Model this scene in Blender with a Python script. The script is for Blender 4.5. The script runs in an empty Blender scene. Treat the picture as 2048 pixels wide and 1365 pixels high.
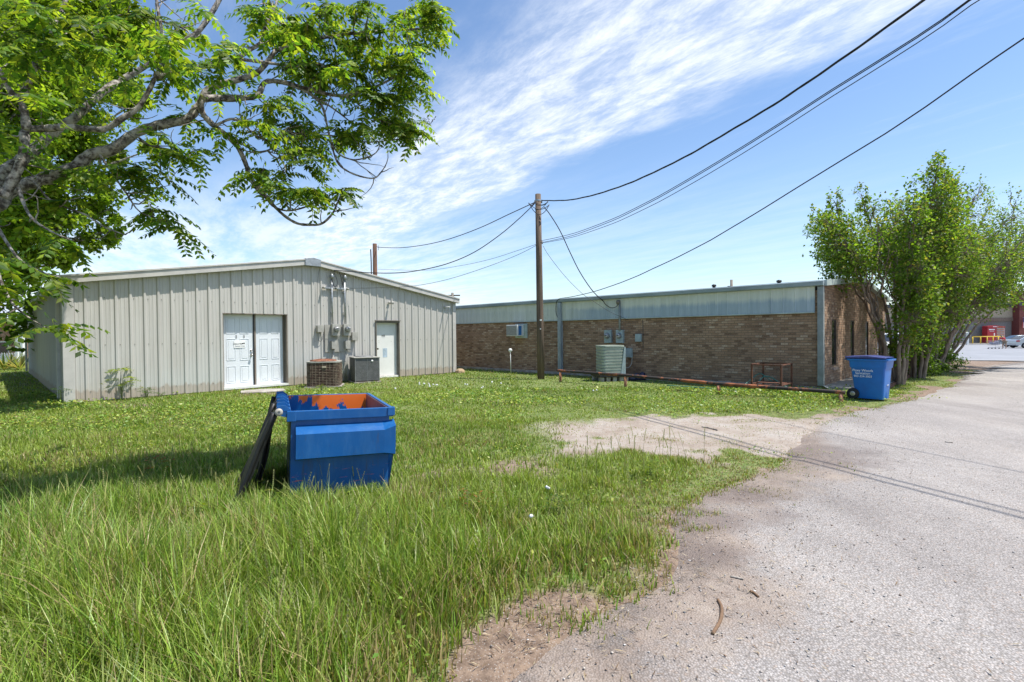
import bpy, math, random
import numpy as np
from math import sin, cos, pi, radians, hypot
from mathutils import Vector, Matrix
random.seed(7); RNG = np.random.default_rng(11)
S = bpy.context.scene
C = S.collection
H = 1.6
FPX, PIT, ROL = 1008.0, 0.014, 0.0092

# ---------------------------------------------------------------- measuring
def ray(X, Y):
    a, b = X-1024, Y-682.5
    c, s = cos(ROL), sin(ROL)
    u = a*c-b*s; v = a*s+b*c
    x = u/FPX; up = -v/FPX
    return (x, cos(PIT)+up*sin(PIT), -sin(PIT)+up*cos(PIT))
def at(X, Y, D):
    d = ray(X, Y); t = D/d[1]
    return Vector((d[0]*t, D, H+d[2]*t))
def grd(X, Y, z=0.0):
    d = ray(X, Y); t = (z-H)/d[2]
    return Vector((d[0]*t, d[1]*t, z))
TH = 0.8047
DR = Vector((cos(TH), sin(TH), 0)); BK = Vector((-sin(TH), cos(TH), 0))
A0 = Vector((-10.90, 12.30, 0)); B0 = Vector((8.268, 13.515, 0))
def onp(X, Y, P, n, off=0):
    d = Vector(ray(X, Y)); P = P+n*off
    t = (P-Vector((0, 0, H))).dot(n)/d.dot(n)
    return Vector((0, 0, H))+d*t
def wl(X, Y, off=0):      # metal building front wall -> (s, z)
    p = onp(X, Y, A0, -BK, off); return (p-A0).dot(DR), p.z
def wb(X, Y, off=0):      # brick building long wall -> (t, z)
    p = onp(X, Y, B0, -DR, off); return (p-B0).dot(BK), p.z
def wsd(X, Y):            # brick building window wall -> (s, z)
    p = onp(X, Y, B0, -BK); return (p-B0).dot(DR), p.z
def sst(a, b, x):
    t = np.clip((x-a)/(b-a), 0, 1); return t*t*(3-2*t)
def gz(x, y):
    return -0.6*sst(0, 1, (x+y-38)/45.0)

# ---------------------------------------------------------------- materials
def newmat(name):
    m = bpy.data.materials.new(name); m.use_nodes = True
    nt = m.node_tree; return m, nt, nt.nodes['Principled BSDF']
def N(nt, t, **k):
    n = nt.nodes.new(t)
    for a, v in k.items():
        if a in ('op',): n.operation = v
        elif hasattr(n, a): setattr(n, a, v)
    return n
def setin(n, **k):
    for a, v in k.items(): n.inputs[a.replace('_', ' ')].default_value = v
def ramp(nt, fac, stops, interp='LINEAR'):
    r = nt.nodes.new('ShaderNodeValToRGB'); r.color_ramp.interpolation = interp
    e = r.color_ramp.elements
    while len(e) < len(stops): e.new(0.5)
    for q, (p, c) in zip(e, stops):
        q.position = p; q.color = (c[0], c[1], c[2], 1) if not isinstance(c, (int, float)) else (c, c, c, 1)
    if fac is not None: nt.links.new(fac, r.inputs[0])
    return r.outputs[0]
def noise(nt, scale, detail=4, rough=.55, vec=None, stretch=None, coord='Object'):
    n = nt.nodes.new('ShaderNodeTexNoise'); setin(n, Scale=scale, Detail=detail, Roughness=rough)
    if vec is None:
        tc = nt.nodes.new('ShaderNodeTexCoord'); vec = tc.outputs[coord]
    if stretch:
        mp = nt.nodes.new('ShaderNodeMapping'); mp.inputs['Scale'].default_value = stretch
        nt.links.new(vec, mp.inputs[0]); vec = mp.outputs[0]
    nt.links.new(vec, n.inputs['Vector']); return n.outputs['Fac']
def mixc(nt, fac, a, b, mode='MIX'):
    m = nt.nodes.new('ShaderNodeMix'); m.data_type = 'RGBA'; m.blend_type = mode
    for i, v in ((0, fac), (6, a), (7, b)):
        if isinstance(v, (int, float)): m.inputs[i].default_value = v
        elif isinstance(v, tuple): m.inputs[i].default_value = (v[0], v[1], v[2], 1)
        else: nt.links.new(v, m.inputs[i])
    return m.outputs[2]
def mth(nt, op, a, b=0.0, c=None):
    m = nt.nodes.new('ShaderNodeMath'); m.operation = op
    for i, v in ((0, a), (1, b), (2, c)):
        if v is None: continue
        if isinstance(v, (int, float)): m.inputs[i].default_value = v
        else: nt.links.new(v, m.inputs[i])
    return m.outputs[0]
def bump(nt, p, h, strength=.3, dist=.01):
    b = nt.nodes.new('ShaderNodeBump'); setin(b, Strength=strength, Distance=dist)
    nt.links.new(h, b.inputs['Height']); nt.links.new(b.outputs[0], p.inputs['Normal'])
def plain(name, c, rough=.6, metal=0.0, var=.25, scale=6, bm=0.0, spec=None, c2=None, stretch=None, lo=.4, hi=.62):
    m, nt, p = newmat(name)
    setin(p, Roughness=rough, Metallic=metal)
    if spec is not None: p.inputs['Specular IOR Level'].default_value = spec
    if c2 is None: c2 = tuple(x*(1-var) for x in c)
    f = noise(nt, scale, 6, .65, stretch=stretch)
    nt.links.new(ramp(nt, f, [(lo, c2), (hi, c)]), p.inputs['Base Color'])
    if bm: bump(nt, p, noise(nt, scale*8, 4), bm, .004)
    return m

M = {}
M['metal_wall'] = None
def metal_wall():
    m, nt, p = newmat('painted_steel_wall'); setin(p, Roughness=.48)
    tc = N(nt, 'ShaderNodeTexCoord'); o = tc.outputs['Object']
    sep = N(nt, 'ShaderNodeSeparateXYZ'); nt.links.new(o, sep.inputs[0])
    streak = noise(nt, 1.0, 6, .7, vec=o, stretch=(9, 9, .35))
    base = ramp(nt, streak, [(.3, (.395, .378, .345)), (.55, (.475, .458, .422)), (.75, (.52, .505, .47))])
    # chalked pale patch, dirty splash zone near the ground
    blot = noise(nt, .55, 3, .6, vec=o)
    zone = mth(nt, 'MULTIPLY', mth(nt, 'SUBTRACT', 1.0, mth(nt, 'SMOOTH_MIN', 1.0, mth(nt, 'MULTIPLY', sep.outputs[2], .5), .3)), mth(nt, 'LESS_THAN', sep.outputs[0], 9.0))
    ch = mth(nt, 'MULTIPLY', ramp(nt, blot, [(.45, 0.0), (.62, 1.0)]), zone)
    col = mixc(nt, mth(nt, 'MULTIPLY', ch, .45), base, (.50, .54, .53))
    d = mth(nt, 'ADD', sep.outputs[2], mth(nt, 'MULTIPLY', streak, -.5))
    dirt = ramp(nt, d, [(-.2, 1.0), (.05, 0.0)])
    col = mixc(nt, mth(nt, 'MULTIPLY', dirt, .45), col, (.30, .20, .12))
    nt.links.new(col, p.inputs['Base Color'])
    bump(nt, p, noise(nt, 3, 3, .5, vec=o), .12, .02)
    return m
M['metal_wall'] = metal_wall()
M['trim'] = plain('painted_steel_trim', (.52, .50, .465), .45, scale=3, var=.15)
M['trim_dark'] = plain('dark_steel_trim', (.17, .15, .12), .6)
M['door_w'] = plain('white_door_paint', (.70, .73, .76), .4, var=.06, scale=2)
M['door_w2'] = plain('cream_door_paint', (.74, .74, .71), .45, var=.08, scale=2)
M['jamb'] = plain('weathered_wood_jamb', (.26, .22, .18), .85, var=.5, scale=12, stretch=(1, 1, .1))
M['black'] = plain('black_paint', (.012, .012, .014), .5)
M['knob'] = plain('nickel', (.55, .53, .50), .25, 1.0)
M['galv'] = plain('galvanised_steel', (.40, .42, .43), .45, .6, var=.3, scale=9)
M['boxgrey'] = plain('grey_box_paint', (.38, .37, .33), .5, var=.2, scale=8)
M['boxblue'] = plain('blue_grey_box_paint', (.36, .44, .44), .5, var=.2, scale=8)
M['glass'] = plain('dark_glass', (.02, .022, .025), .08, 0, spec=.8)
M['mglass'] = plain('meter_glass', (.46, .46, .45), .12, 0, spec=.8, scale=30, var=.6)
M['wood_pole'] = plain('pole_timber', (.19, .135, .095), .9, scale=5, c2=(.07, .05, .037), stretch=(4, 4, .25), bm=.5, lo=.35, hi=.7)
M['pole_red'] = plain('reddish_pole_timber', (.13, .06, .035), .9, scale=5, c2=(.06, .035, .022), stretch=(4, 4, .25))
M['wire'] = plain('black_cable', (.012, .012, .013), .6)
M['wire_g'] = plain('grey_cable', (.07, .07, .07), .6)
M['white'] = plain('white_plastic', (.75, .75, .73), .5, var=.1)
M['whitedial'] = plain('white_enamel', (.85, .85, .84), .4, var=.05)
M['concrete'] = plain('concrete', (.40, .38, .34), .9, scale=4, c2=(.25, .22, .19), bm=.3)
M['rustpipe'] = None
def rust(name, a, b, paint=None, sc=5, stretch=None, band=None):
    m, nt, p = newmat(name); setin(p, Roughness=.85)
    f = noise(nt, sc, 8, .7, stretch=stretch)
    col = ramp(nt, f, [(.35, a), (.5, b), (.62, tuple(x*1.5 for x in b))])
    if paint:
        g = noise(nt, sc*.6, 5, .8, stretch=stretch)
        col = mixc(nt, ramp(nt, g, [(.47, 0.0), (.52, 1.0)]), col, paint)
    nt.links.new(col, p.inputs['Base Color']); bump(nt, p, f, .4, .004)
    return m
M['rustpipe'] = rust('rusty_painted_pipe', (.05, .025, .018), (.27, .09, .035), (.035, .028, .025), 2.2)
M['rustpost'] = rust('rusty_orange_post', (.14, .06, .03), (.42, .17, .08), (.45, .22, .14), 9)
M['rust'] = rust('rusted_angle_iron', (.04, .02, .014), (.12, .047, .026), None, 9)
M['acbrown'] = rust('rusty_fan_grille', (.09, .035, .02), (.22, .09, .05), None, 14)
M['acgrid'] = plain('tan_wire_grille', (.27, .22, .16), .6, scale=12, c2=(.12, .07, .05))
M['accoil'] = plain('dark_condenser_coil', (.020, .014, .012), .8, scale=40, c2=(.035, .015, .012))
M['acgrey'] = plain('grey_ac_louvre', (.20, .205, .205), .55, scale=8, var=.3)
M['acgreen'] = plain('sage_ac_paint', (.42, .46, .39), .42, scale=3, c2=(.33, .37, .31))
M['plastic_blk'] = plain('black_lid_plastic', (.009, .0085, .0085), .5, scale=9, c2=(.018, .017, .016), bm=.3, stretch=(2, 2, .6))
M['tyre'] = plain('tyre_rubber', (.02, .02, .02), .8)
M['rim'] = plain('alloy', (.5, .5, .52), .3, .8)
M['yellow'] = plain('yellow_paint', (.72, .48, .03), .5, var=.1)
M['red'] = plain('red_paint', (.42, .02, .03), .45, var=.1)
M['hose'] = plain('green_hose_rubber', (.05, .22, .17), .5)
M['tarp'] = plain('dark_blue_bag_plastic', (.025, .03, .07), .3, scale=14)

def brick_mat(name, cols, mortar, bw=.205, rh=.0715, ms=.009, stain=True):
    m, nt, p = newmat(name); setin(p, Roughness=.9)
    tc = N(nt, 'ShaderNodeTexCoord'); uv = tc.outputs['UV']
    b = N(nt, 'ShaderNodeTexBrick'); nt.links.new(uv, b.inputs['Vector'])
    setin(b, Scale=1.0, Mortar_Size=ms, Mortar_Smooth=.25, Bias=0.0, Brick_Width=bw, Row_Height=rh)
    b.inputs['Color1'].default_value = (0, 0, 0, 1); b.inputs['Color2'].default_value = (1, 1, 1, 1); b.inputs['Mortar'].default_value = (0, 0, 0, 1)
    fine = noise(nt, 34, 4, .7, vec=uv)
    v = mth(nt, 'ADD', b.outputs['Color'], mth(nt, 'MULTIPLY', mth(nt, 'SUBTRACT', fine, .5), 1.5))
    col = ramp(nt, v, cols)
    if stain:
        big = noise(nt, .8, 5, .6, vec=uv)
        col = mixc(nt, 1.0, col, ramp(nt, big, [(.3, (.72, .70, .70)), (.65, (1.1, 1.08, 1.05))]), 'MULTIPLY')
    col = mixc(nt, b.outputs['Fac'], col, mortar)
    nt.links.new(col, p.inputs['Base Color'])
    h = mth(nt, 'SUBTRACT', mth(nt, 'MULTIPLY', fine, .35), b.outputs['Fac'])
    bump(nt, p, h, .9, .008)
    return m
M['brick'] = brick_mat('brown_brick', [(0.0, (.17, .10, .065)), (.2, (.30, .185, .115)), (.5, (.345, .218, .138)), (.88, (.375, .245, .16)), (1.0, (.50, .38, .28))], (.21, .15, .10), .195, .0715, .008)
M['brick_o'] = brick_mat('orange_brick', [(.0, (.22, .09, .05)), (.5, (.38, .17, .09)), (1, (.50, .27, .17))], (.35, .30, .26))
M['brick_r'] = brick_mat('dark_red_brick', [(.0, (.13, .03, .025)), (1, (.20, .05, .04))], (.16, .07, .06), stain=False)
def panel_mat():   # pale panels with a weathered grey-blue lower zone (stain that stays with the panel)
    m, nt, p = newmat('weathered_fascia_panel'); setin(p, Roughness=.5)
    tc = N(nt, 'ShaderNodeTexCoord'); o = tc.outputs['Object']
    sep = N(nt, 'ShaderNodeSeparateXYZ'); nt.links.new(o, sep.inputs[0])
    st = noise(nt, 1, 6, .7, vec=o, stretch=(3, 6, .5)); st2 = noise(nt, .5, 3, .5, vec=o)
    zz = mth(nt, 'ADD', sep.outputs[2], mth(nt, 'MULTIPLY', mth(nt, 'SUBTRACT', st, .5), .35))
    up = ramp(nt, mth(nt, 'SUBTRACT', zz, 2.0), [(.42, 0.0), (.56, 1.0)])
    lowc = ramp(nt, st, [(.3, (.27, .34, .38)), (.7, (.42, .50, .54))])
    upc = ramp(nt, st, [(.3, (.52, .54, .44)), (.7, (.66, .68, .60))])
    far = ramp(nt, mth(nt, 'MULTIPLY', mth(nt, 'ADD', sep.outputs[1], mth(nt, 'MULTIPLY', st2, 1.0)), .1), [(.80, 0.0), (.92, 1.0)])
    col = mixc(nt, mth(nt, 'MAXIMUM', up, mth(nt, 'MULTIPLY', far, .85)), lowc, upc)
    nt.links.new(col, p.inputs['Base Color']); return m
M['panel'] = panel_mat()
M['fascia'] = plain('blue_grey_gutter', (.30, .36, .38), .45, scale=2, c2=(.20, .25, .27), stretch=(1, .4, 1))
M['mint'] = plain('pale_mint_trim', (.45, .52, .49), .45, scale=2)
M['colm'] = plain('blue_grey_steel', (.27, .30, .30), .5, scale=3, c2=(.20, .22, .21))
M['colm2'] = plain('galvanised_downpipe', (.36, .41, .43), .45, scale=3, c2=(.22, .26, .28), stretch=(1, 1, .3))
M['roof'] = plain('pale_roof_sheet', (.55, .56, .55), .5, scale=2)

def blue_paint(name, base, orange=False, rusty=False):
    m, nt, p = newmat(name); setin(p, Roughness=.38)
    tc = N(nt, 'ShaderNodeTexCoord'); o = tc.outputs['Object']
    n1 = noise(nt, 2.2, 5, .6, vec=o)
    col = ramp(nt, n1, [(.35, tuple(x*.8 for x in base)), (.65, base)])
    if orange:
        mp = N(nt, 'ShaderNodeSeparateXYZ'); nt.links.new(o, mp.inputs[0])
        f = noise(nt, 3.4, 7, .72, vec=o, stretch=(1, 1, .55))
        z = mth(nt, 'ADD', f, mth(nt, 'MULTIPLY', mth(nt, 'SUBTRACT', mp.outputs[2], .735), 1.2))
        xg = mth(nt, 'ADD', z, ramp(nt, mp.outputs[0], [(.14, -0.35), (.30, 0.0)]) if False else mth(nt, 'MULTIPLY', mth(nt, 'LESS_THAN', mp.outputs[0], .30), -.16))
        col = mixc(nt, ramp(nt, xg, [(.49, 0.0), (.505, 1.0)]), col, (.80, .16, .02))
    else:
        sc = noise(nt, 7, 8, .8, vec=o, stretch=(.5, .5, 5.0))
        sz3 = N(nt, 'ShaderNodeSeparateXYZ'); nt.links.new(o, sz3.inputs[0]); mk = mth(nt, 'MULTIPLY', ramp(nt, sc, [(.60, 0.0), (.62, 1.0)]), mth(nt, 'LESS_THAN', sz3.outputs[2], .34))
        col = mixc(nt, mk, col, (.55, .10, .05))
        sc2 = noise(nt, 26, 5, .8, vec=o)
        col = mixc(nt, ramp(nt, sc2, [(.70, 0.0), (.72, 1.0)]), col, (.40, .50, .56))
        fd = noise(nt, 3.0, 6, .75, vec=o, stretch=(1.5, 1.5, .35)); col = mixc(nt, ramp(nt, fd, [(.48, 0.0), (.72, .35)]), col, (.07, .20, .40))
        gr = noise(nt, 6.0, 6, .8, vec=o, stretch=(2, 2, .3)); col = mixc(nt, ramp(nt, mth(nt, 'SUBTRACT', gr, mth(nt, 'MULTIPLY', sz3.outputs[2], .16)), [(.46, 0.0), (.62, .55)]), col, (.06, .055, .05))
    if rusty:
        col = mixc(nt, .8, col, ramp(nt, noise(nt, 5, 6, .7, vec=o, stretch=(1, 1, .3)), [(.4, (.12, .06, .06)), (.6, (.26, .14, .11))]))
    nt.links.new(col, p.inputs['Base Color']); bump(nt, p, noise(nt, 2.0, 2, .5, vec=o), .25, .03)
    return m
BL = (.0, .095, .32)
M['dump'] = blue_paint('blue_dumpster_paint', BL)
M['dump_o'] = blue_paint('peeled_orange_and_blue_paint', BL, orange=True)
M['dump_r'] = blue_paint('rusty_inner_wall', BL, rusty=True)
M['cart'] = plain('blue_cart_plastic', (.0, .15, .50), .4, scale=2, c2=(.002, .12, .42))
M['cartlid'] = plain('dark_blue_lid_plastic', (.06, .075, .24), .4, scale=5, c2=(.03, .04, .13))

def leafmat(name, trans=.4, rough=.45):
    m, nt, p = newmat(name)
    at_ = N(nt, 'ShaderNodeAttribute'); at_.attribute_name = 'lc'
    nt.links.new(at_.outputs['Color'], p.inputs['Base Color']); setin(p, Roughness=rough)
    p.inputs['Specular IOR Level'].default_value = .35
    tr = N(nt, 'ShaderNodeBsdfTranslucent')
    g = mixc(nt, 1.0, at_.outputs['Color'], (1.5, 1.45, .6), 'MULTIPLY')
    nt.links.new(g, tr.inputs['Color'])
    mx = N(nt, 'ShaderNodeMixShader'); mx.inputs[0].default_value = trans
    nt.links.new(p.outputs[0], mx.inputs[1]); nt.links.new(tr.outputs[0], mx.inputs[2])
    nt.links.new(mx.outputs[0], nt.nodes['Material Output'].inputs[0])
    return m
M['leaf'] = leafmat('leaf', .6)
M['grass'] = leafmat('grass_blade', .28, .42)
M['bark'] = plain('grey_bark', (.40, .365, .32), .9, scale=16, c2=(.06, .047, .038), bm=1.0, lo=.42, hi=.6)
M['bark2'] = plain('smooth_brown_bark', (.30, .235, .18), .8, scale=6, c2=(.14, .10, .08), stretch=(3, 3, .5))

# ---------------------------------------------------------------- mesh tools
class MB:
    def __init__(s): s.v = []; s.f = []; s.m = []; s.cur = 0; s.sm = []
    def add(s, vs, fs, smooth=False):
        n = len(s.v); s.v += [tuple(x) for x in vs]
        for f in fs: s.f.append(tuple(i+n for i in f)); s.m.append(s.cur); s.sm.append(smooth)
        return s
    def box(s, x0, x1, y0, y1, z0, z1, mt=None):
        vs = [Vector((x, y, z)) for z in (z0, z1) for y in (y0, y1) for x in (x0, x1)]
        if mt is not None: vs = [mt @ v for v in vs]
        return s.add(vs, [(0, 2, 3, 1), (4, 5, 7, 6), (0, 1, 5, 4), (2, 6, 7, 3), (0, 4, 6, 2), (1, 3, 7, 5)])
    def prism(s, poly, y0, y1, ax='y'):   # polygon in (x,z) swept along y (or ax x: polygon in (y,z))
        n = len(poly)
        mk = (lambda a, b, t: (a, t, b)) if ax == 'y' else ((lambda a, b, t: (t, a, b)) if ax == 'x' else (lambda a, b, t: (a, b, t)))
        vs = [mk(a, b, y0) for a, b in poly]+[mk(a, b, y1) for a, b in poly]
        fs = [tuple(range(n)), tuple(range(2*n-1, n-1, -1))]+[((i+1) % n, i, n+i, n+(i+1) % n) for i in range(n)]
        return s.add(vs, fs)
    def tube(s, pts, rad, seg=8, smooth=True, cap=True):
        pts = [Vector(p) for p in pts]; n = len(pts)
        if not hasattr(rad, '__len__'): rad = [rad]*n
        vs = []; up = Vector((0, 0, 1)); prev = None
        for i, p in enumerate(pts):
            d = (pts[min(i+1, n-1)]-pts[max(i-1, 0)]).normalized()
            if prev is None:
                a = d.cross(up if abs(d.z) < .9 else Vector((1, 0, 0))).normalized()
            else:
                a = prev-d*prev.dot(d); a = a.normalized() if a.length > 1e-6 else d.orthogonal().normalized()
            prev = a; b = d.cross(a)
            for k in range(seg):
                t = 2*pi*k/seg; vs.append(p+(a*cos(t)+b*sin(t))*rad[i])
        fs = [(i*seg+k, i*seg+(k+1) % seg, (i+1)*seg+(k+1) % seg, (i+1)*seg+k) for i in range(n-1) for k in range(seg)]
        s.add(vs, fs, smooth)
        if cap:
            m = len(s.v)-len(vs)
            s.f.append(tuple(m+k for k in range(seg-1, -1, -1))); s.m.append(s.cur); s.sm.append(False)
            s.f.append(tuple(m+(n-1)*seg+k for k in range(seg))); s.m.append(s.cur); s.sm.append(False)
        return s
    def lathe(s, prof, c=(0, 0, 0), axis='z', seg=16, smooth=True):
        vs = []
        for r, h in prof:
            for k in range(seg):
                t = 2*pi*k/seg; a, b = r*cos(t), r*sin(t)
                vs.append((c[0]+a, c[1]+b, c[2]+h) if axis == 'z' else ((c[0]+a, c[1]+h, c[2]+b) if axis == 'y' else (c[0]+h, c[1]+a, c[2]+b)))
        n = len(prof)
        fs = [(i*seg+k, i*seg+(k+1) % seg, (i+1)*seg+(k+1) % seg, (i+1)*seg+k) for i in range(n-1) for k in range(seg)]
        return s.add(vs, fs, smooth)
    def build(s, name, mat, parent=None, bevel=0, loc=None, rotz=0):
        me = bpy.data.meshes.new(name); me.from_pydata(s.v, [], s.f)
        for mm in (mat if isinstance(mat, (list, tuple)) else [mat]): me.materials.append(mm)
        if max(s.m, default=0): me.polygons.foreach_set('material_index', s.m)
        me.polygons.foreach_set('use_smooth', s.sm)
        uv = me.uv_layers.new(name='UVMap').data
        for p in me.polygons:
            n = p.normal; k = 0 if abs(n.x) > max(abs(n.y), abs(n.z)) else (1 if abs(n.y) >= abs(n.z) else 2)
            for li in p.loop_indices:
                co = me.vertices[me.loops[li].vertex_index].co
                uv[li].uv = (co.y, co.z) if k == 0 else ((co.x, co.z) if k == 1 else (co.x, co.y))
        me.update()
        o = bpy.data.objects.new(name, me); C.objects.link(o)
        if parent is not None: o.parent = parent
        if loc is not None: o.location = loc
        o.rotation_euler.z = rotz
        if bevel:
            b = o.modifiers.new('bevel', 'BEVEL'); b.width = bevel; b.segments = 2; b.limit_method = 'ANGLE'; b.angle_limit = radians(40)
        return o
def tag(o, label=None, cat=None, group=None, kind=None):
    if label: o['label'] = label
    if cat: o['category'] = cat
    if group: o['group'] = group
    if kind: o['kind'] = kind
    return o
def thing(name, label, cat, loc=(0, 0, 0), rotz=0, group=None):
    o = bpy.data.objects.new(name, None); C.objects.link(o); o.empty_display_size = .2
    o.location = loc; o.rotation_euler = (0, 0, rotz)
    return tag(o, label, cat, group)
def B(): return MB()
def fastmesh(name, V, F, mat, cols=None, smooth=False, parent=None):
    """V (n,3), F (m,k) ; k verts per face"""
    me = bpy.data.meshes.new(name); V = np.asarray(V, np.float32); F = np.asarray(F, np.int32)
    m, k = F.shape
    me.vertices.add(len(V)); me.vertices.foreach_set('co', V.ravel())
    me.loops.add(m*k); me.loops.foreach_set('vertex_index', F.ravel())
    me.polygons.add(m); me.polygons.foreach_set('loop_start', np.arange(0, m*k, k, dtype=np.int32))
    me.polygons.foreach_set('loop_total', np.full(m, k, np.int32))
    me.update(calc_edges=True)
    if cols is not None:
        a = me.attributes.new('lc', 'FLOAT_COLOR', 'POINT')
        c = np.ones((len(V), 4), np.float32); c[:, :3] = cols; a.data.foreach_set('color', c.ravel())
    if smooth: me.polygons.foreach_set('use_smooth', np.ones(m, bool))
    me.materials.append(mat)
    o = bpy.data.objects.new(name, me); C.objects.link(o)
    if parent is not None: o.parent = parent
    return o
def text_mesh(name, txt, size, mat, parent, M4, ext=.001, align='CENTER'):
    cu = bpy.data.curves.new(name, 'FONT'); cu.body = txt; cu.size = size; cu.align_x = align; cu.align_y = 'CENTER'; cu.extrude = ext
    t = bpy.data.objects.new('tmp', cu); C.objects.link(t)
    bpy.context.view_layer.update()
    me = bpy.data.meshes.new_from_object(t.evaluated_get(bpy.context.evaluated_depsgraph_get()))
    bpy.data.objects.remove(t); me.materials.clear(); me.materials.append(mat)
    me.transform(M4)
    o = bpy.data.objects.new(name, me); C.objects.link(o); o.parent = parent
    return o
FACE = Matrix(((1, 0, 0, 0), (0, 0, -1, 0), (0, 1, 0, 0), (0, 0, 0, 1)))   # text upright facing -y
# 2-D value noise
_G = RNG.random((64, 64))
def vn(x, y, sc):
    x = np.asarray(x)*sc; y = np.asarray(y)*sc
    xi = np.floor(x).astype(int); yi = np.floor(y).astype(int); fx = x-xi; fy = y-yi
    fx = fx*fx*(3-2*fx); fy = fy*fy*(3-2*fy)
    g = lambda a, b: _G[a % 64, b % 64]
    return (g(xi, yi)*(1-fx)+g(xi+1, yi)*fx)*(1-fy)+(g(xi, yi+1)*(1-fx)+g(xi+1, yi+1)*fx)*fy
def fbm(x, y, sc, o=4):
    return sum(vn(x+i*7.3, y+i*3.1, sc*2**i)*.5**i for i in range(o))/sum(.5**i for i in range(o))
def inpoly(x, y, P):
    r = np.zeros(np.shape(x), bool); n = len(P)
    for i in range(n):
        x1, y1 = P[i]; x2, y2 = P[(i+1) % n]
        if y1 == y2: continue
        r ^= ((y1 > y) != (y2 > y)) & (x < (x2-x1)*(y-y1)/(y2-y1)+x1)
    return r
def dpoly(x, y, P):
    d = np.full(np.shape(x), 1e9); n = len(P)
    for i in range(n):
        x1, y1 = P[i]; x2, y2 = P[(i+1) % n]; dx, dy = x2-x1, y2-y1
        t = np.clip(((x-x1)*dx+(y-y1)*dy)/(dx*dx+dy*dy+1e-9), 0, 1)
        d = np.minimum(d, np.hypot(x-x1-t*dx, y-y1-t*dy))
    return np.where(inpoly(x, y, P), d, -d)

# ---------------------------------------------------------------- ground zones
def G2(pts): return [tuple(grd(a, b))[:2] for a, b in pts]
road_edge = G2([(985, 1365), (1075, 1290), (1190, 1215), (1330, 1160), (1340, 1085), (1310, 1040), (1350, 1005), (1470, 955), (1560, 930), (1570, 900), (1590, 870), (1640, 840), (1690, 824), (1750, 811), (1820, 798), (1880, 776), (1915, 757), (1915, 742)])
ROADP = [(-1.0, -6), (-.1, 0), (.02, 1.6)]+road_edge+[(26, 27), (32, 40), (40, 52), (140, 60), (140, -10), (20, -10)]
grass_edge = G2([(900, 1365), (1000, 1300), (1080, 1225), (1190, 1185), (1340, 1140), (1355, 1085), (1290, 1045), (1320, 1010), (1420, 985), (1470, 940), (1540, 922), (1480, 908), (1400, 912), (1330, 905), (1270, 892), (1210, 886), (1170, 873), (1195, 857), (1230, 843), (1290, 834), (1420, 838), (1560, 833), (1680, 822), (1760, 808), (1830, 795), (1890, 770), (1922, 752), (1920, 742), (1880, 733)])
GRASSP = [(-1.4, -6), (-.6, 0), (-.45, 1.6)]+grass_edge+[(22, 28), (14, 40), (-60, 60), (-60, -6)]
def insideA(x, y):   # metal building footprint
    dx, dy = x-A0.x, y-A0.y; s = dx*DR.x+dy*DR.y; t = dx*BK.x+dy*BK.y
    return (s > -.02) & (s < 12.27) & (t > -.02) & (t < 16.1)
def insideB(x, y):
    dx, dy = x-B0.x, y-B0.y; s = dx*DR.x+dy*DR.y; t = dx*BK.x+dy*BK.y
    return (s > -.02) & (s < 11) & (t > -.02) & (t < 30)
def grassiness(x, y):
    d = dpoly(x, y, GRASSP)
    n = fbm(x, y, 1.3, 4); n2 = fbm(x+31, y-9, 3.5, 3)
    g = sst(-.12, .22, d+(n-.5)*(.9+1.3*(y > 5.4)))
    g = np.maximum(g, .55*sst(.52, .64, n2)*sst(-1.1, -.1, d)*(y > 4.5)*(y < 12))
    # sparse bare spots: right of the dumpster, mid lawn, in front of the door
    for (px, py, r, k) in ((850, 945, .45, .75), (800, 985, .4, .7), (1040, 935, .55, .9), (1150, 900, .5, .75), (1180, 862, .8, .8), (1100, 850, .9, .4), (1350, 800, 1.6, .25), (950, 800, 1.6, .3), (520, 787, .7, .9), (270, 812, .5, .7), (215, 806, .8, .5)):
        c = grd(px, py); q = np.exp(-(((x-c.x)**2+(y-c.y)**2)/(r*r)))
        g = g*(1-k*q*sst(.25, .6, n2+.15))
    return g*(~insideA(x, y))*(~insideB(x, y))
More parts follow.
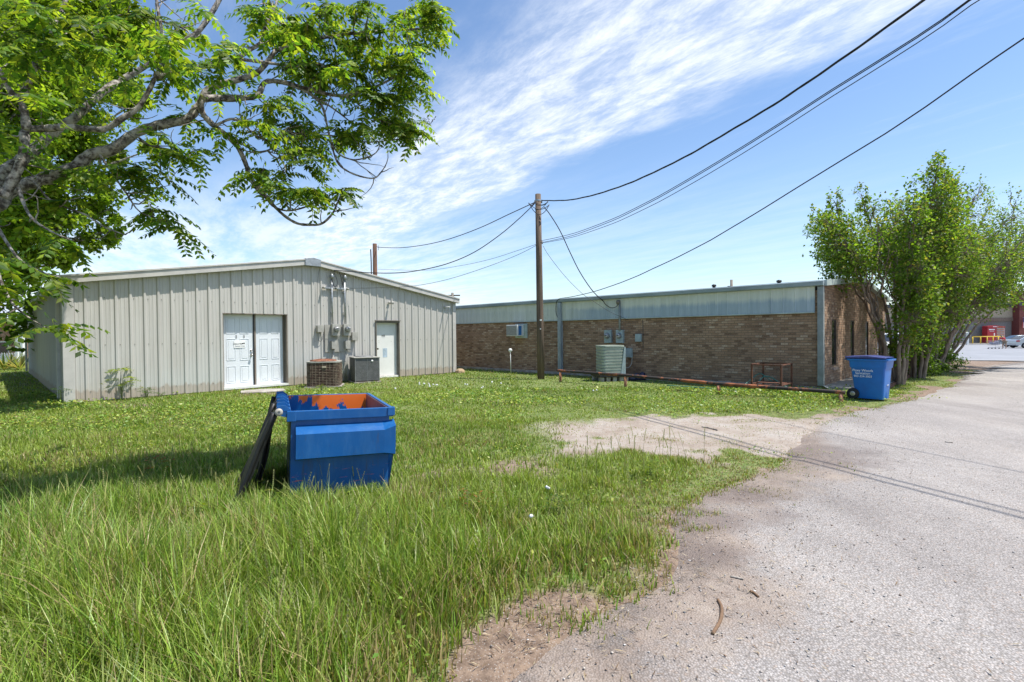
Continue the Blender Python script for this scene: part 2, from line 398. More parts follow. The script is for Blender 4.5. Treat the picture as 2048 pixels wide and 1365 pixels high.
def build_ground():
    def axis(lo, a, b, hi, st):
        f = list(np.arange(a, b+1e-6, st)); l = []; r = []; s_ = st; v = a
        while v > lo: s_ *= 1.18; v -= s_; l.append(v)
        s_ = st; v = b
        while v < hi: s_ *= 1.18; v += s_; r.append(v)
        return np.array(l[::-1]+f+r)
    X = axis(-400, -9, 12, 500, .1); Y = axis(-60, .5, 22, 600, .1)
    gx, gy = np.meshgrid(X, Y); z = gz(gx, gy)+(fbm(gx, gy, .6, 3)-.5)*.04*(np.hypot(gx, gy) < 60)
    on = dpoly(gx, gy, ROADP); z = z-sst(-.1, .25, on)*.03
    V = np.stack([gx, gy, z], -1).reshape(-1, 3); nx = len(X); ny = len(Y)
    i = np.arange((ny-1)*(nx-1)); a = (i//(nx-1))*nx+i % (nx-1)
    F = np.stack([a, a+1, a+nx+1, a+nx], -1)
    g = grassiness(gx, gy)
    cp_ = grd(1330, 862); pale = np.exp(-(((gx-cp_.x-.6)/3.4)**2+((gy-cp_.y)/1.9)**2))
    c = np.stack([g, pale, sst(-.5, .3, on)], -1).reshape(-1, 3)
    m, nt, p = newmat('ground_soil'); setin(p, Roughness=.95)
    at_ = N(nt, 'ShaderNodeAttribute'); at_.attribute_name = 'lc'
    sp = N(nt, 'ShaderNodeSeparateColor'); nt.links.new(at_.outputs['Color'], sp.inputs[0])
    n1 = noise(nt, 1.6, 8, .65); n2 = noise(nt, 9, 8, .75); n3 = noise(nt, 60, 3, .6)
    sand = ramp(nt, n1, [(.3, (.24, .19, .15)), (.5, (.335, .285, .24)), (.7, (.385, .35, .315))])
    sand = mixc(nt, ramp(nt, sp.outputs[1], [(.1, 1.0), (.5, 0.0)]), sand, ramp(nt, n2, [(.32, (.085, .056, .038)), (.5, (.20, .14, .10)), (.68, (.33, .25, .185))]))
    sand = mixc(nt, ramp(nt, n2, [(.52, 0.0), (.66, .6)]), sand, (.25, .165, .11))
    vo = N(nt, 'ShaderNodeTexVoronoi'); tcv = N(nt, 'ShaderNodeTexCoord'); nt.links.new(tcv.outputs['Object'], vo.inputs[0]); setin(vo, Scale=70)
    sand = mixc(nt, ramp(nt, vo.outputs['Distance'], [(.12, .5), (.3, 0.0)]), sand, (.50, .48, .46))
    sand = mixc(nt, ramp(nt, n3, [(.55, 0.0), (.7, .5)]), sand, (.12, .075, .05))
    tu = ramp(nt, n2, [(.3, (.05, .07, .018)), (.5, (.13, .18, .04)), (.68, (.28, .25, .12))])
    col = mixc(nt, ramp(nt, mth(nt, 'ADD', sp.outputs[0], mth(nt, 'MULTIPLY', mth(nt, 'SUBTRACT', n2, .5), .8)), [(.35, 0.0), (.75, 1.0)]), sand, tu)
    nt.links.new(col, p.inputs['Base Color']); bump(nt, p, mth(nt, 'ADD', n2, mth(nt, 'MULTIPLY', n3, .3)), .8, .03)
    o = fastmesh('ground', V, F, m, c, smooth=True); tag(o, kind='structure')
build_ground()

def road_mat():
    m, nt, p = newmat('chip_seal_road'); setin(p, Roughness=.9)
    tc = N(nt, 'ShaderNodeTexCoord'); o = tc.outputs['Object']
    at_ = N(nt, 'ShaderNodeAttribute'); at_.attribute_name = 'lc'
    sp = N(nt, 'ShaderNodeSeparateColor'); nt.links.new(at_.outputs['Color'], sp.inputs[0])
    v1 = N(nt, 'ShaderNodeTexVoronoi'); nt.links.new(o, v1.inputs[0]); setin(v1, Scale=78, Randomness=1.0)
    v2 = N(nt, 'ShaderNodeTexVoronoi'); nt.links.new(o, v2.inputs[0]); setin(v2, Scale=125)
    s1 = N(nt, 'ShaderNodeSeparateColor'); nt.links.new(v1.outputs['Color'], s1.inputs[0])
    s2 = N(nt, 'ShaderNodeSeparateColor'); nt.links.new(v2.outputs['Color'], s2.inputs[0])
    stone = ramp(nt, s1.outputs[0], [(.0, (.16, .145, .14)), (.25, (.36, .335, .32)), (.55, (.42, .39, .375)), (.8, (.47, .44, .42)), (.93, (.38, .28, .215)), (1., (.60, .57, .55))])
    st2 = ramp(nt, s2.outputs[1], [(.0, (.12, .11, .105)), (.4, (.36, .34, .33)), (.9, (.50, .475, .455))])
    col = mixc(nt, .4, stone, st2)
    gap = ramp(nt, v1.outputs['Distance'], [(.40, 0.0), (.64, .7)])
    col = mixc(nt, gap, col, (.21, .19, .17))
    col = mixc(nt, 1.0, col, (.985, .985, .985), 'MULTIPLY')
    n1 = noise(nt, .35, 6, .6, vec=o); n2 = noise(nt, 2.5, 7, .7, vec=o); n0 = noise(nt, .9, 6, .65, vec=o, stretch=(1, .35, 1))
    col = mixc(nt, 1.0, col, ramp(nt, n1, [(.3, (.78, .77, .77)), (.6, (1.0, 1.0, 1.0))]), 'MULTIPLY')
    col = mixc(nt, 1.0, col, ramp(nt, n0, [(.3, (.84, .83, .83)), (.55, (1.02, 1.02, 1.02))]), 'MULTIPLY')
    # soil washed over the edge
    e = mth(nt, 'ADD', sp.outputs[0], mth(nt, 'MULTIPLY', mth(nt, 'SUBTRACT', n2, .5), 1.1))
    soil = ramp(nt, n2, [(.35, (.10, .07, .05)), (.5, (.24, .175, .13)), (.7, (.37, .30, .235))])
    col = mixc(nt, mth(nt, 'MULTIPLY', ramp(nt, e, [(.38, 0.0), (.80, 1.0)]), .8), col, mixc(nt, .2, soil, col))
    # dark brown spots at set places, broken up by noise
    dk = noise(nt, 1.2, 6, .7, vec=o)
    e2 = mth(nt, 'ADD', sp.outputs[1], mth(nt, 'MULTIPLY', mth(nt, 'SUBTRACT', n2, .5), .8))
    col = mixc(nt, mth(nt, 'MULTIPLY', ramp(nt, e2, [(.4, 0.0), (.8, 1.0)]), .6), col, (.11, .085, .08))
    trk = noise(nt, .8, 5, .6, vec=o, stretch=(1.0, .12, 1))
    col = mixc(nt, 1.0, col, ramp(nt, trk, [(.35, (.80, .79, .79)), (.5, (1, 1, 1)), (.66, (1.08, 1.07, 1.05))]), 'MULTIPLY')
    ck = N(nt, 'ShaderNodeTexVoronoi', feature='DISTANCE_TO_EDGE'); wv = mixc(nt, .35, o, noise(nt, 1.5, 4, .6, vec=o)); nt.links.new(wv, ck.inputs[0]); setin(ck, Scale=.75)
    ckm = mth(nt, 'MULTIPLY', ramp(nt, ck.outputs['Distance'], [(.0, 1.0), (.012, 0.0)]), ramp(nt, n1, [(.48, 0.0), (.58, .5)]))
    col = mixc(nt, ckm, col, (.10, .09, .08))
    sp4 = noise(nt, 5.5, 3, .6, vec=o)
    col = mixc(nt, ramp(nt, sp4, [(.74, 0.0), (.78, .7)]), col, (.08, .06, .05))
    nt.links.new(col, p.inputs['Base Color'])
    bump(nt, p, mth(nt, 'ADD', mth(nt, 'MULTIPLY', v1.outputs['Distance'], -1.0), mth(nt, 'MULTIPLY', n2, .35)), .8, .009)
    return m
def build_road():
    def axis(lo, a, b, hi, st):
        f = list(np.arange(a, b+1e-6, st)); l = []; r = []; s_ = st; v = a
        while v > lo: s_ *= 1.15; v -= s_; l.append(v)
        s_ = st; v = b
        while v < hi: s_ *= 1.15; v += s_; r.append(v)
        return np.array(l[::-1]+f+r)
    X = axis(-2, 0, 12, 140, .08); Y = axis(-8, 1, 16, 60, .08)
    gx, gy = np.meshgrid(X, Y); nx = len(X); ny = len(Y)
    d = dpoly(gx, gy, ROADP); rag = d+(fbm(gx, gy, 2.2, 4)-.5)*.35
    z = gz(gx, gy)+.006+(fbm(gx, gy, .6, 3)-.5)*.04*sst(0, .6, d)*0-.03*sst(.35, -.05, rag)
    V = np.stack([gx, gy, z], -1).reshape(-1, 3)
    i = np.arange((ny-1)*(nx-1)); a = (i//(nx-1))*nx+i % (nx-1)
    F = np.stack([a, a+1, a+nx+1, a+nx], -1); keep = (rag.ravel()[F] > -.06).all(1)
    F = F[keep]; used = np.unique(F); mp = np.full(len(V), -1); mp[used] = np.arange(len(used))
    soil = sst(1.5, .0, rag)*.98*sst(9.5, 5.5, gy)+sst(.5, 0, rag)*.5*(gy >= 6)*(gy < 11)
    dark = np.zeros_like(gx)
    for (px, py, r, k) in ((1400, 1040, .4, 1), (1480, 990, .45, .9), (1420, 1110, .35, .8), (1540, 1045, .3, .6), (1640, 905, .7, .9), (1690, 925, .6, .8), (1320, 1085, .3, .9), (1600, 880, .6, .6), (1880, 768, 1.2, .8), (1960, 800, 1.4, .35), (1560, 1030, .3, .7), (1500, 1140, .25, .5)):
        c = grd(px, py); dark = np.maximum(dark, k*np.exp(-(((gx-c.x)/(r*1.5))**2+((gy-c.y)/r)**2)))
    c = np.stack([soil, dark, soil*0], -1).reshape(-1, 3)
    o = fastmesh('road', V[used], mp[F], road_mat(), c[used], smooth=True); tag(o, kind='structure')
build_road()
lm = plain('pale_lot_paving', (.265, .275, .30), .85, scale=.6, c2=(.22, .23, .25))
pv = []
mb = B()
for i in range(24):
    for j in range(16):
        def q(u, v):
            x = 20+u*6.5; y = 31+v*3.4+(x-20)*0.0; return (x, y, float(gz(x, y))+.022)
        if 20+i*6.5 < (31+j*3.4)*.62: continue
        mb.add([q(i, j), q(i+1, j), q(i+1, j+1), q(i, j+1)], [(0, 1, 2, 3)])
tag(mb.build('parking_lot', lm), kind='structure')
mb = B()
for i in range(30):
    x0 = 24+i*4; x1 = x0+4; y0 = 29.6
    mb.add([(x0, y0, gz(x0, y0)+.03), (x1, y0, gz(x1, y0)+.03), (x1, y0+1.9, gz(x1, y0+1.9)+.03), (x0, y0+1.9, gz(x0, y0+1.9)+.03)], [(0, 1, 2, 3)])
tag(mb.build('pavement', plain('light_concrete_gutter', (.36, .36, .37), .9, scale=1)), kind='structure')

# ---------------------------------------------------------------- metal building
bldA = thing('metal_building', 'long low grey corrugated steel building with white doors and a shallow gable', 'building', A0, TH)
s0 = .3832; WA = 12.25; ZE = 2.93; SL = 1.02/(WA/2); LA = 16.1
def zt(s): return ZE+SL*min(s, WA-s)
def corr(s_a, s_b, zb, ztop, phase, axis='x', sgn=-1):
    per = .3048
    prof = [(-.045, 0), (-.02, .032), (.02, .032), (.045, 0), (.095, 0), (.103, .005), (.121, .005), (.129, 0), (.176, 0), (.184, .005), (.202, .005), (.210, 0)]
    pts = []
    k0 = int((s_a-phase)/per)-2
    for k in range(k0, int((s_b-phase)/per)+3):
        for a, h in prof: pts.append((phase+k*per+a, h))
    pts = [p for p in pts if s_a < p[0] < s_b]; pts = [(s_a, 0)]+pts+[(s_b, 0)]
    if s_a < WA/2 < s_b and callable(ztop): pts = sorted(pts+[(WA/2, 0)])
    mb = B(); vs = []
    for a, h in pts:
        t = ztop(a) if callable(ztop) else ztop
        for z in (zb, t): vs.append((a, sgn*h, z) if axis == 'x' else (sgn*h, a, z))
    n = len(pts)
    fs = [(2*i, 2*i+2, 2*i+3, 2*i+1) if axis == 'x' else (2*i, 2*i+1, 2*i+3, 2*i+2) for i in range(n-1)]
    mb.add(vs, fs); return mb
d1a, d1b = s0+10.15*.3048, s0+16.3*.3048; d1z = 2.30
d2a, _ = wl(751, 650); d2b, _ = wl(797, 650); d2z = wl(752, 643)[1]
wall = B()
for a, b, zb in ((0, d1a, .02), (d1a, d1b, d1z), (d1b, d2a, .02), (d2a, d2b, d2z), (d2b, WA, .02)):
    c_ = corr(a, b, zb, zt, s0); wall.add(c_.v, c_.f)
wall.build('wall', M['metal_wall'], bldA)
corr(.0, LA, .02, 2.9, .1, 'y').build('side_wall', M['metal_wall'], bldA)
mb = B(); mb.box(WA-.001, WA+.03, 0, LA, 0, ZE); mb.box(0, WA, LA, LA+.05, 0, ZE); mb.build('rear_wall', M['metal_wall'], bldA)
mb = B(); mb.prism([(-.055, -.045), (.16, -.045), (.16, -.034), (-.034, -.034), (-.034, .28), (-.055, .28)], .03, 2.88, 'z'); mb.build('corner_trim', M['trim'], bldA, .004)
mb = B(); mb.prism([(WA-.12, -.045), (WA+.05, -.045), (WA+.05, .14), (WA+.032, .14), (WA+.032, -.034), (WA-.12, -.034)], .03, ZE+.01, 'z'); mb.build('corner_trim', M['trim'], bldA, .004)
for y in (.42, LA-.4): B().box(-.14, -.06, y, y+.1, .1, 2.86).build('downspout', M['trim'], bldA, .006)
mb = B(); mb.box(-.17, -.0, -.12, LA, 2.86, 3.02); mb.build('gutter', M['trim'], bldA, .01)
# rake trim, ridge cap, roof
for a, b in ((-.18, WA/2-.24), (WA/2+.24, WA+.14)):
    za = ZE+SL*min(a, WA-a); zb_ = ZE+SL*min(b, WA-b)
    mb = B(); mb.prism([(a, za-.01), (b, zb_-.01), (b, zb_+.15), (a, za+.15)], -.19, -.036)
    mb.prism([(a, za+.151), (b, zb_+.151), (b, zb_+.2), (a, za+.2)], -.215, .3)
    mb.build('rake_trim', M['trim'], bldA, .006)
zp = ZE+SL*WA/2
mb = B(); mb.prism([(WA/2-.26, zp-.06), (WA/2+.26, zp-.06), (WA/2+.26, zp+.17), (WA/2, zp+.215), (WA/2-.26, zp+.17)], -.225, .5); mb.build('ridge_cap', M['galv'], bldA, .006)
mb = B()
mb.prism([(-.17, ZE+.05), (WA/2, zp+.09), (WA+.1, ZE+.05), (WA+.1, ZE+.16), (WA/2, zp+.18), (-.17, ZE+.16)], .3, LA+.1); mb.build('roof', M['roof'], bldA)
mb = B(); mb.box(.02, WA-.02, .02, LA-.02, 0, .09); mb.build('slab', M['concrete'], bldA)
# six panel door
def six_panel(x0, x1, z0, z1, y):
    w, h = x1-x0, z1-z0; mb = B(); mb.box(x0, x1, y, y+.04, z0, z1)
    for (u0, u1) in ((.14, .43), (.57, .86)):
        for (v0, v1) in ((.05, .28), (.36, .66), (.73, .95)):
            a, b, c, d = x0+u0*w, x0+u1*w, z0+v0*h, z0+v1*h; t = .014
            for q in ((a, b, d-t, d), (a, b, c, c+t), (a, a+t, c+t, d-t), (b-t, b, c+t, d-t)):
                mb.box(q[0], q[1], y-.010, y, q[2], q[3])
            mb.box(a+.05, b-.05, y-.007, y, c+.05, d-.05)
    return mb
yd = .20; mid = (d1a+d1b)/2-.01
da = six_panel(d1a+.02, mid-.03, .10, d1z-.03, yd).build('door', M['door_w'], bldA, .003); da['label'] = 'white six panel door numbered 2 3'
db = six_panel(mid+.05, d1b-.08, .10, d1z-.03, yd).build('door', M['door_w'], bldA, .003)
mb = B(); mb.box(mid-.028, mid+.002, yd-.03, yd+.05, .08, d1z); mb.build('door_seal', M['black'], bldA)
mb = B(); mb.box(mid+.003, mid+.048, yd-.02, yd+.05, .08, d1z); mb.build('door_post', M['jamb'], bldA)
mb = B(); mb.box(d1a, d1b, -.01, yd+.06, d1z-.028, d1z-.001); mb.box(d1b-.03, d1b, .0, yd+.06, .08, d1z-.03); mb.box(d1a, d1a+.018, 0, yd+.06, .08, d1z-.03); mb.box(d1b-.079, d1b-.031, yd-.03, yd+.06, .08, d1z-.03)
mb.build('door_frame', M['jamb'], bldA)
mb = B(); mb.box(d1a+.0, d1b-.0, -.02, yd+.3, .03, .095); mb.build('threshold', M['white'], bldA)
kx = mid-.09
mb = B(); mb.lathe([(0, 0), (.035, 0), (.035, -.02), (.014, -.03), (.014, -.06), (.034, -.075), (.034, -.10), (0, -.11)], (kx, yd, 1.03), 'y')
mb.lathe([(0, 0), (.032, 0), (.03, -.03), (0, -.035)], (kx, yd, 1.17), 'y'); mb.tube([(kx, yd-.04, 1.16), (kx+.01, yd-.05, 1.10), (kx-.005, yd-.05, 1.05)], .008, 6); mb.build('door_handle', M['knob'], da)
sx, sz = wl(479, 674, -.2); sx1, _ = wl(472, 674, -.2); sx2, _ = wl(487.5, 674, -.2)
dn = text_mesh('door_number', '2', .12, M['black'], da, Matrix.Translation((sx1, yd-.012, sz)) @ FACE)
text_mesh('door_number', '3', .12, M['black'], da, Matrix.Translation((sx2, yd-.012, sz)) @ FACE)
gz1 = wl(479, 688, -.2)[1]
mb = B(); mb.box(sx-.165, sx+.155, yd-.016, yd-.011, gz1-.125, gz1+.10)
sg = mb.build('security_sign', M['whitedial'], bldA, .002)
text_mesh('sign_lettering', 'Security', .075, M['black'], sg, Matrix.Translation((sx-.055, yd-.018, gz1+.0)) @ FACE)
text_mesh('sign_lettering', 'Camera In Use', .046, M['black'], sg, Matrix.Translation((sx-.0, yd-.018, gz1-.07)) @ FACE)
mb = B(); mb.box(sx+.055, sx+.10, yd-.019, yd-.0165, gz1-.01, gz1+.02); mb.box(sx+.105, sx+.14, yd-.019, yd-.0165, gz1+.0, gz1+.03); mb.box(sx+.12, sx+.13, yd-.019, yd-.0165, gz1-.02, gz1-.001)
mb.build('camera_symbol', M['black'], sg)
# single door
y2 = .12
mb = B(); mb.box(d2a+.045, d2b-.05, y2, y2+.04, .08, d2z-.05)
sd = mb.build('door', M['door_w2'], bldA, .003); sd['label'] = 'plain cream steel door'
mb = B(); mb.box(d2a-.02, d2b+.02, -.05, y2+.05, d2z-.045, d2z+.01); mb.box(d2a-.02, d2a+.02, -.05, y2+.05, .02, d2z-.046); mb.box(d2b-.02, d2b+.02, -.05, y2+.05, .02, d2z-.046); mb.build('door_frame', M['trim_dark'], bldA, .003)
mb = B(); mb.box(d2a+.021, d2a+.044, y2-.03, y2+.05, .03, d2z-.046); mb.box(d2b-.049, d2b-.021, y2-.03, y2+.05, .03, d2z-.046); mb.build('door_stop', M['trim'], bldA)
mb = B(); mb.box(d2a-.05, d2b+.05, -.08, -.035, d2z+.011, d2z+.04); mb.build('drip_cap', M['trim_dark'], bldA, .003)
mb = B(); mb.box(d2a+.045, d2b-.05, -.02, y2+.1, .02, .078); mb.build('threshold', M['white'], bldA)
wd = d2b-d2a; tx = d2a+.39*wd; tz = wl(772, 672, -.12)[1]
text_mesh('door_number', '103', .105, M['black'], sd, Matrix.Translation((tx, y2-.012, tz)) @ FACE)
pz = wl(771, 706, -.12)[1]
mb = B(); mb.box(tx-.02, tx+.165, y2-.004, y2-.001, pz-.17, pz+.17); nb = mb.build('notice', plain('faded_blue_notice', (.48, .58, .68), .5), sd)
for k in range(5): B().box(tx+.0, tx+.06+.03*(k % 3), y2-.007, y2-.0045, pz+.12-.05*k, pz+.135-.05*k).build('notice_print', M['boxblue'], nb)
hz = wl(756, 698, -.12)[1]
mb = B(); mb.lathe([(0, 0), (.03, 0), (.012, -.03), (.012, -.05), (.032, -.065), (.03, -.10), (0, -.11)], (d2a+.105, y2, hz), 'y'); mb.build('door_handle', plain('dark_knob', (.06, .055, .05), .3, .8), sd)
for q in ((.21, .38), (.21, .48), (.74, .44)): B().lathe([(0, 0), (.012, 0), (0, -.006)], (d2a+q[0]*wd, y2-.001, hz+q[1]*.6), 'y', 8).build('door_bolt', M['knob'], sd)
# screws in the wall panels
mb = B()
for zz in (.25, 1.42, 2.62):
    for k in range(40):
        s_ = s0+k*.3048+.075
        if (d1a-.05 < s_ < d1b+.05 or d2a-.08 < s_ < d2b+.08) and zz < 2.35: continue
        if zz > zt(s_)-.15: continue
        mb.box(s_-.008, s_+.008, -.012, .0, zz-.008, zz+.008)
tag(mb.build('screw_rows', M['trim_dark'], bldA), kind='stuff')

# ---- electrical kit on the metal building
def onA(px, py, out=0.0):
    s, z = wl(px, py, out); return A0+DR*s-BK*out+Vector((0, 0, z))
def wallA(name, label, cat, px, py, group=None):
    s, z = wl(px, py); return thing(name, label, cat, A0+DR*s-BK*.034+Vector((0, 0, z)), TH, group), s, z
bx0, bz_t = wl(648, 650); bx1, bz_b = wl(700, 703)
t = thing('meter_backboard', 'grey plywood board behind the two electric meters on the steel wall', 'backboard', A0+DR*bx0-BK*.034, TH)
B().box(0, bx1-bx0, -.03, 0, bz_b, bz_t).build('board', M['boxgrey'], t)
mb = B(); mb.box(.0, .45, -.04, -.031, (bz_b+bz_t)/2-.01, (bz_b+bz_t)/2+.01); mb.build('batten', M['boxgrey'], t)
def meter(px, py, label, mat, wallf, w=.27, h=.40, grp=None, base=.06):
    t_, s, z = wallf('electric_meter', label, 'electric meter', px, py, grp)
    B().box(-w/2, w/2, -.12-base, -base, -h/2, h/2).build('meter_box', mat, t_, .008)
    mb = B(); mb.lathe([(.098, 0), (.105, -.02), (.098, -.035)], (0, -.12-base, .03), 'y', 24); mb.build('ring', M['galv'], t_)
    mb = B(); mb.lathe([(.088, -.03), (.085, -.10), (.06, -.125), (0, -.13)], (0, -.12-base, .03), 'y', 24); mb.build('meter_glass', M['mglass'], t_)
    mb = B(); mb.box(-.05, .05, -.12-base-.134, -.12-base-.124, .035, .055); mb.build('dial', M['black'], t_)
    return t_, s, z
m1 = meter(666.5, 660.5, 'left round electric meter in a grey box on the steel wall', M['boxgrey'], wallA)
m2 = meter(689, 660.5, 'right round electric meter in a grey box on the steel wall', M['boxgrey'], wallA)
def conduitA(px0, py0, px1, py1, r, label, head=True, name='conduit'):
    s, z0 = wl(px0, py0); s1, z1 = wl(px1, py1)
    t_ = thing(name, label, 'conduit', A0+DR*s-BK*.10, TH)
    B().tube([(0, 0, z0), (0, 0, z1)], r, 10).build('pipe', M['galv'] if head else M['boxgrey'], t_)
    if head:
        mb = B(); mb.lathe([(.0, .17), (.035, .16), (.062, .11), (.066, .05), (.05, 0), (0, 0)], (0, -.02, z1-.02), 'z', 14); mb.build('weatherhead', M['galv'], t_)
    for f in (.25, .7): B().box(-r*1.5, r*1.5, -.01, .075, z0+(z1-z0)*f-.012, z0+(z1-z0)*f+.012).build('strap', M['galv'], t_)
    return t_
conduitA(662, 649, 661, 557, .03, 'left service pipe with weatherhead above the meters')
conduitA(687.5, 649, 684, 559, .03, 'right service pipe with weatherhead above the meters')
conduitA(665, 778, 665, 703, .018, 'left thin pipe from the meter board down to the ground', False)
conduitA(690, 770, 690, 703, .018, 'right thin pipe from the meter board down to the ground', False)
sA, zA_ = wl(643, 576); sB, _ = wl(693, 576)
t = thing('mounting_rail', 'horizontal steel rail carrying the service wires above the meters', 'rail', A0+DR*sA-BK*.07, TH)
B().box(0, sB-sA, -.03, .03, zA_-.03, zA_+.03).build('rail', M['galv'], t, .004)
for f in (.02, .5, .97): B().lathe([(0, .0), (.03, 0), (.04, -.03), (.02, -.045), (.04, -.06), (.03, -.09), (0, -.09)], ((sB-sA)*f, -.03, zA_), 'y', 10).build('insulator', M['boxgrey'], t)
for px, py, w, h, lab in ((636.5, 658, .20, .22, 'small cream box left of the two meters'), (705, 673, .21, .27, 'small cream box right of the two meters'), (663.5, 690, .17, .27, 'left grey switch box under the meters'), (690.5, 690, .17, .27, 'right grey switch box under the meters')):
    t, s, z = wallA('junction_box', lab, 'electrical box', px, py)
    B().box(-w/2, w/2, -.15, 0, -h/2, h/2).build('box', M['boxgrey'], t, .006)
    B().box(-w/2-.006, w/2+.006, -.165, -.151, -h/2-.006, h/2+.01).build('box_cover', M['boxgrey'], t, .004)
    B().tube([(0, -.07, -h/2), (0, -.07, -h/2-.06)], .014, 8).build('fitting', M['trim_dark'], t)
for px, py, lab in ((777, 606, 'small grey floodlight above the cream door'), (888, 615, 'small pale wall light near the right end of the steel wall')):
    t, s, z = wallA('wall_light', lab, 'wall light', px, py)
    B().lathe([(0, 0), (.05, 0), (.05, -.03), (0, -.03)], (0, 0, 0), 'y', 14).build('base', M['boxgrey'], t)
    if px < 800:
        mb = B(); mb.tube([(0, -.03, 0), (.02, -.10, .0)], .012, 6); mb.lathe([(.03, 0), (.045, -.10), (.06, -.14), (.058, -.15), (0, -.14)], (.02, -.08, -.01), 'y', 14); mb.build('lamp_head', M['boxgrey'], t)
    else:
        mb = B(); mb.tube([(0, -.03, 0), (.0, -.34, .0)], .022, 10); mb.build('lamp_head', M['white'], t)
# loose wires on that wall
def wire(name, label, pts, r, mat=None, group=None, cat='wire', seg=6, smooth=6):
    P = [Vector(p) for p in pts]
    if smooth > 1 and len(P) > 2:
        Q = []
        for i in range(len(P)-1):
            p0 = P[max(i-1, 0)]; p1 = P[i]; p2 = P[i+1]; p3 = P[min(i+2, len(P)-1)]
            for k in range(smooth):
                u = k/smooth
                Q.append(.5*((2*p1)+(p2-p0)*u+(2*p0-5*p1+4*p2-p3)*u*u+(3*p1-p0-3*p2+p3)*u**3))
        P = Q+[P[-1]]
    o = P[0].copy(); mb = B(); mb.tube([p-o for p in P], r, seg)
    ob = mb.build(name, mat or M['wire'], None, loc=o); tag(ob, label, cat, group); return ob
def wA(pts, out): return [onA(a, b, o) for (a, b), o in zip(pts, out if hasattr(out, '__len__') else [out]*len(pts))]
wire('cable_loop', 'black drip loop between the left weatherhead and the roof edge', wA([(664, 558), (667, 570), (671, 574), (675, 566), (671, 552), (668, 545), (672, 541), (680, 540)], .16), .010)
wire('cable_loop', 'black drip loop into the right weatherhead', wA([(686, 562), (685, 572), (684, 566), (681, 552), (678, 545), (680, 541)], .16), .011)
wire('cable_loop', 'pale wire arching over the left weatherhead', wA([(662, 556), (664, 546), (667, 541), (676, 540)], .14), .008, M['boxgrey'])
wire('cable', 'thin wire running down the steel wall to the left small box', wA([(634, 650), (634, 600), (636, 556), (639, 538)], .06), .006, M['wire_g'])
wire('cable', 'thin curling wire hanging below the left small box', wA([(636, 665), (637, 680), (641, 683), (645, 678), (646, 668)], .07), .007, M['wire_g'])

# ---- window-less AC units
def rrect(w, d, r, n=5):
    P = []
    for cx, cy, a0 in ((w/2-r, d/2-r, 0), (-w/2+r, d/2-r, 90), (-w/2+r, -d/2+r, 180), (w/2-r, -d/2+r, 270)):
        for k in range(n+1):
            a = radians(a0+90*k/n); P.append((cx+r*cos(a), cy+r*sin(a)))
    return P
def zprism(mb, P, z0, z1):
    n = len(P); vs = [(x, y, z0) for x, y in P]+[(x, y, z1) for x, y in P]
    mb.add(vs, [tuple(range(n-1, -1, -1)), tuple(range(n, 2*n))]); mb.add(vs, [(i, (i+1) % n, n+(i+1) % n, n+i) for i in range(n)])
p = grd(640, 775)
t = thing('air_conditioner', 'rusty brown caged air conditioner nearest the double doors', 'air conditioner', Vector((p.x+.03, p.y+.34, 0)), .22)
w, d, h = .98, .86, .80
mb = B(); zprism(mb, rrect(w-.05, d-.05, .16), .03, h-.04); mb.build('coil', M['accoil'], t)
mb = B(); PP = rrect(w, d, .18, 6)
for k in range(15):
    z = .06+k*.05; pts = [(x, y, z) for x, y in PP]+[(PP[0][0], PP[0][1], z)]; mb.tube(pts, .0065, 5, cap=False)
per = []
for i in range(len(PP)):
    a = Vector((*PP[i], 0)); b = Vector((*PP[(i+1) % len(PP)], 0)); L = (b-a).length; n = max(1, int(L/.1))
    for k in range(n): per.append(a+(b-a)*k/n)
for q in per: mb.box(q.x-.006, q.x+.006, q.y-.006, q.y+.006, .04, h-.04)
mb.build('cage', M['acgrid'], t)
mb = B(); zprism(mb, rrect(w+.03, d+.03, .19), h-.04, h); mb.build('top_panel', M['boxgrey'], t, .006)
mb = B(); mb.lathe([(.40, .0), (.40, .02), (.30, .045), (.10, .06), (.10, .065), (.0, .068)], (-.04, 0, h), 'z', 28)
for k in range(12):
    a = k*pi/6; mb.tube([(-.04+.1*cos(a), .1*sin(a), h+.07), (-.04+.4*cos(a), .4*sin(a), h+.03)], .006, 5)
mb.build('fan_grille', M['acbrown'], t)
mb = B(); mb.box(-.02, .10, -d/2-.02, -d/2-.008, .60, .66); mb.build('badge', plain('tan_badge', (.45, .38, .28), .5), t, .003)
mb = B(); mb.box(-w/2-.05, w/2+.05, -d/2-.05, d/2+.05, 0, .03); mb.build('base_pad', M['concrete'], t)
p = grd(728, 766)
t = thing('air_conditioner', 'grey square louvred air conditioner beside the cream door', 'air conditioner', Vector((p.x-.1, p.y+.42, 0)), TH-.28)
w, d, h = .80, .80, .86
mb = B(); mb.box(-w/2+.015, w/2-.015, -d/2+.015, d/2-.015, .04, h-.03); mb.build('coil', M['accoil'], t)
mb = B()
for k in range(26):
    z = .07+k*.029
    for (xa, xb, ya, yb) in ((-w/2, w/2, -d/2, -d/2+.012), (-w/2, -w/2+.012, -d/2+.012, d/2), (w/2-.012, w/2, -d/2+.012, d/2)): mb.box(xa, xb, ya, yb, z, z+.017)
mb.build('louvre', M['acgrey'], t)
mb = B()
for x in (-w/2, w/2):
    for y in (-d/2, d/2): mb.box(x-.012, x+.012, y-.012, y+.012, .03, h-.03)
mb.box(-.006, .006, -d/2-.008, -d/2-.001, .05, h-.04); mb.build('corner_post', M['acgrey'], t)
mb = B(); mb.box(-w/2-.03, w/2+.03, -d/2-.03, d/2+.03, h-.03, h); mb.build('top_panel', M['boxgrey'], t, .008)
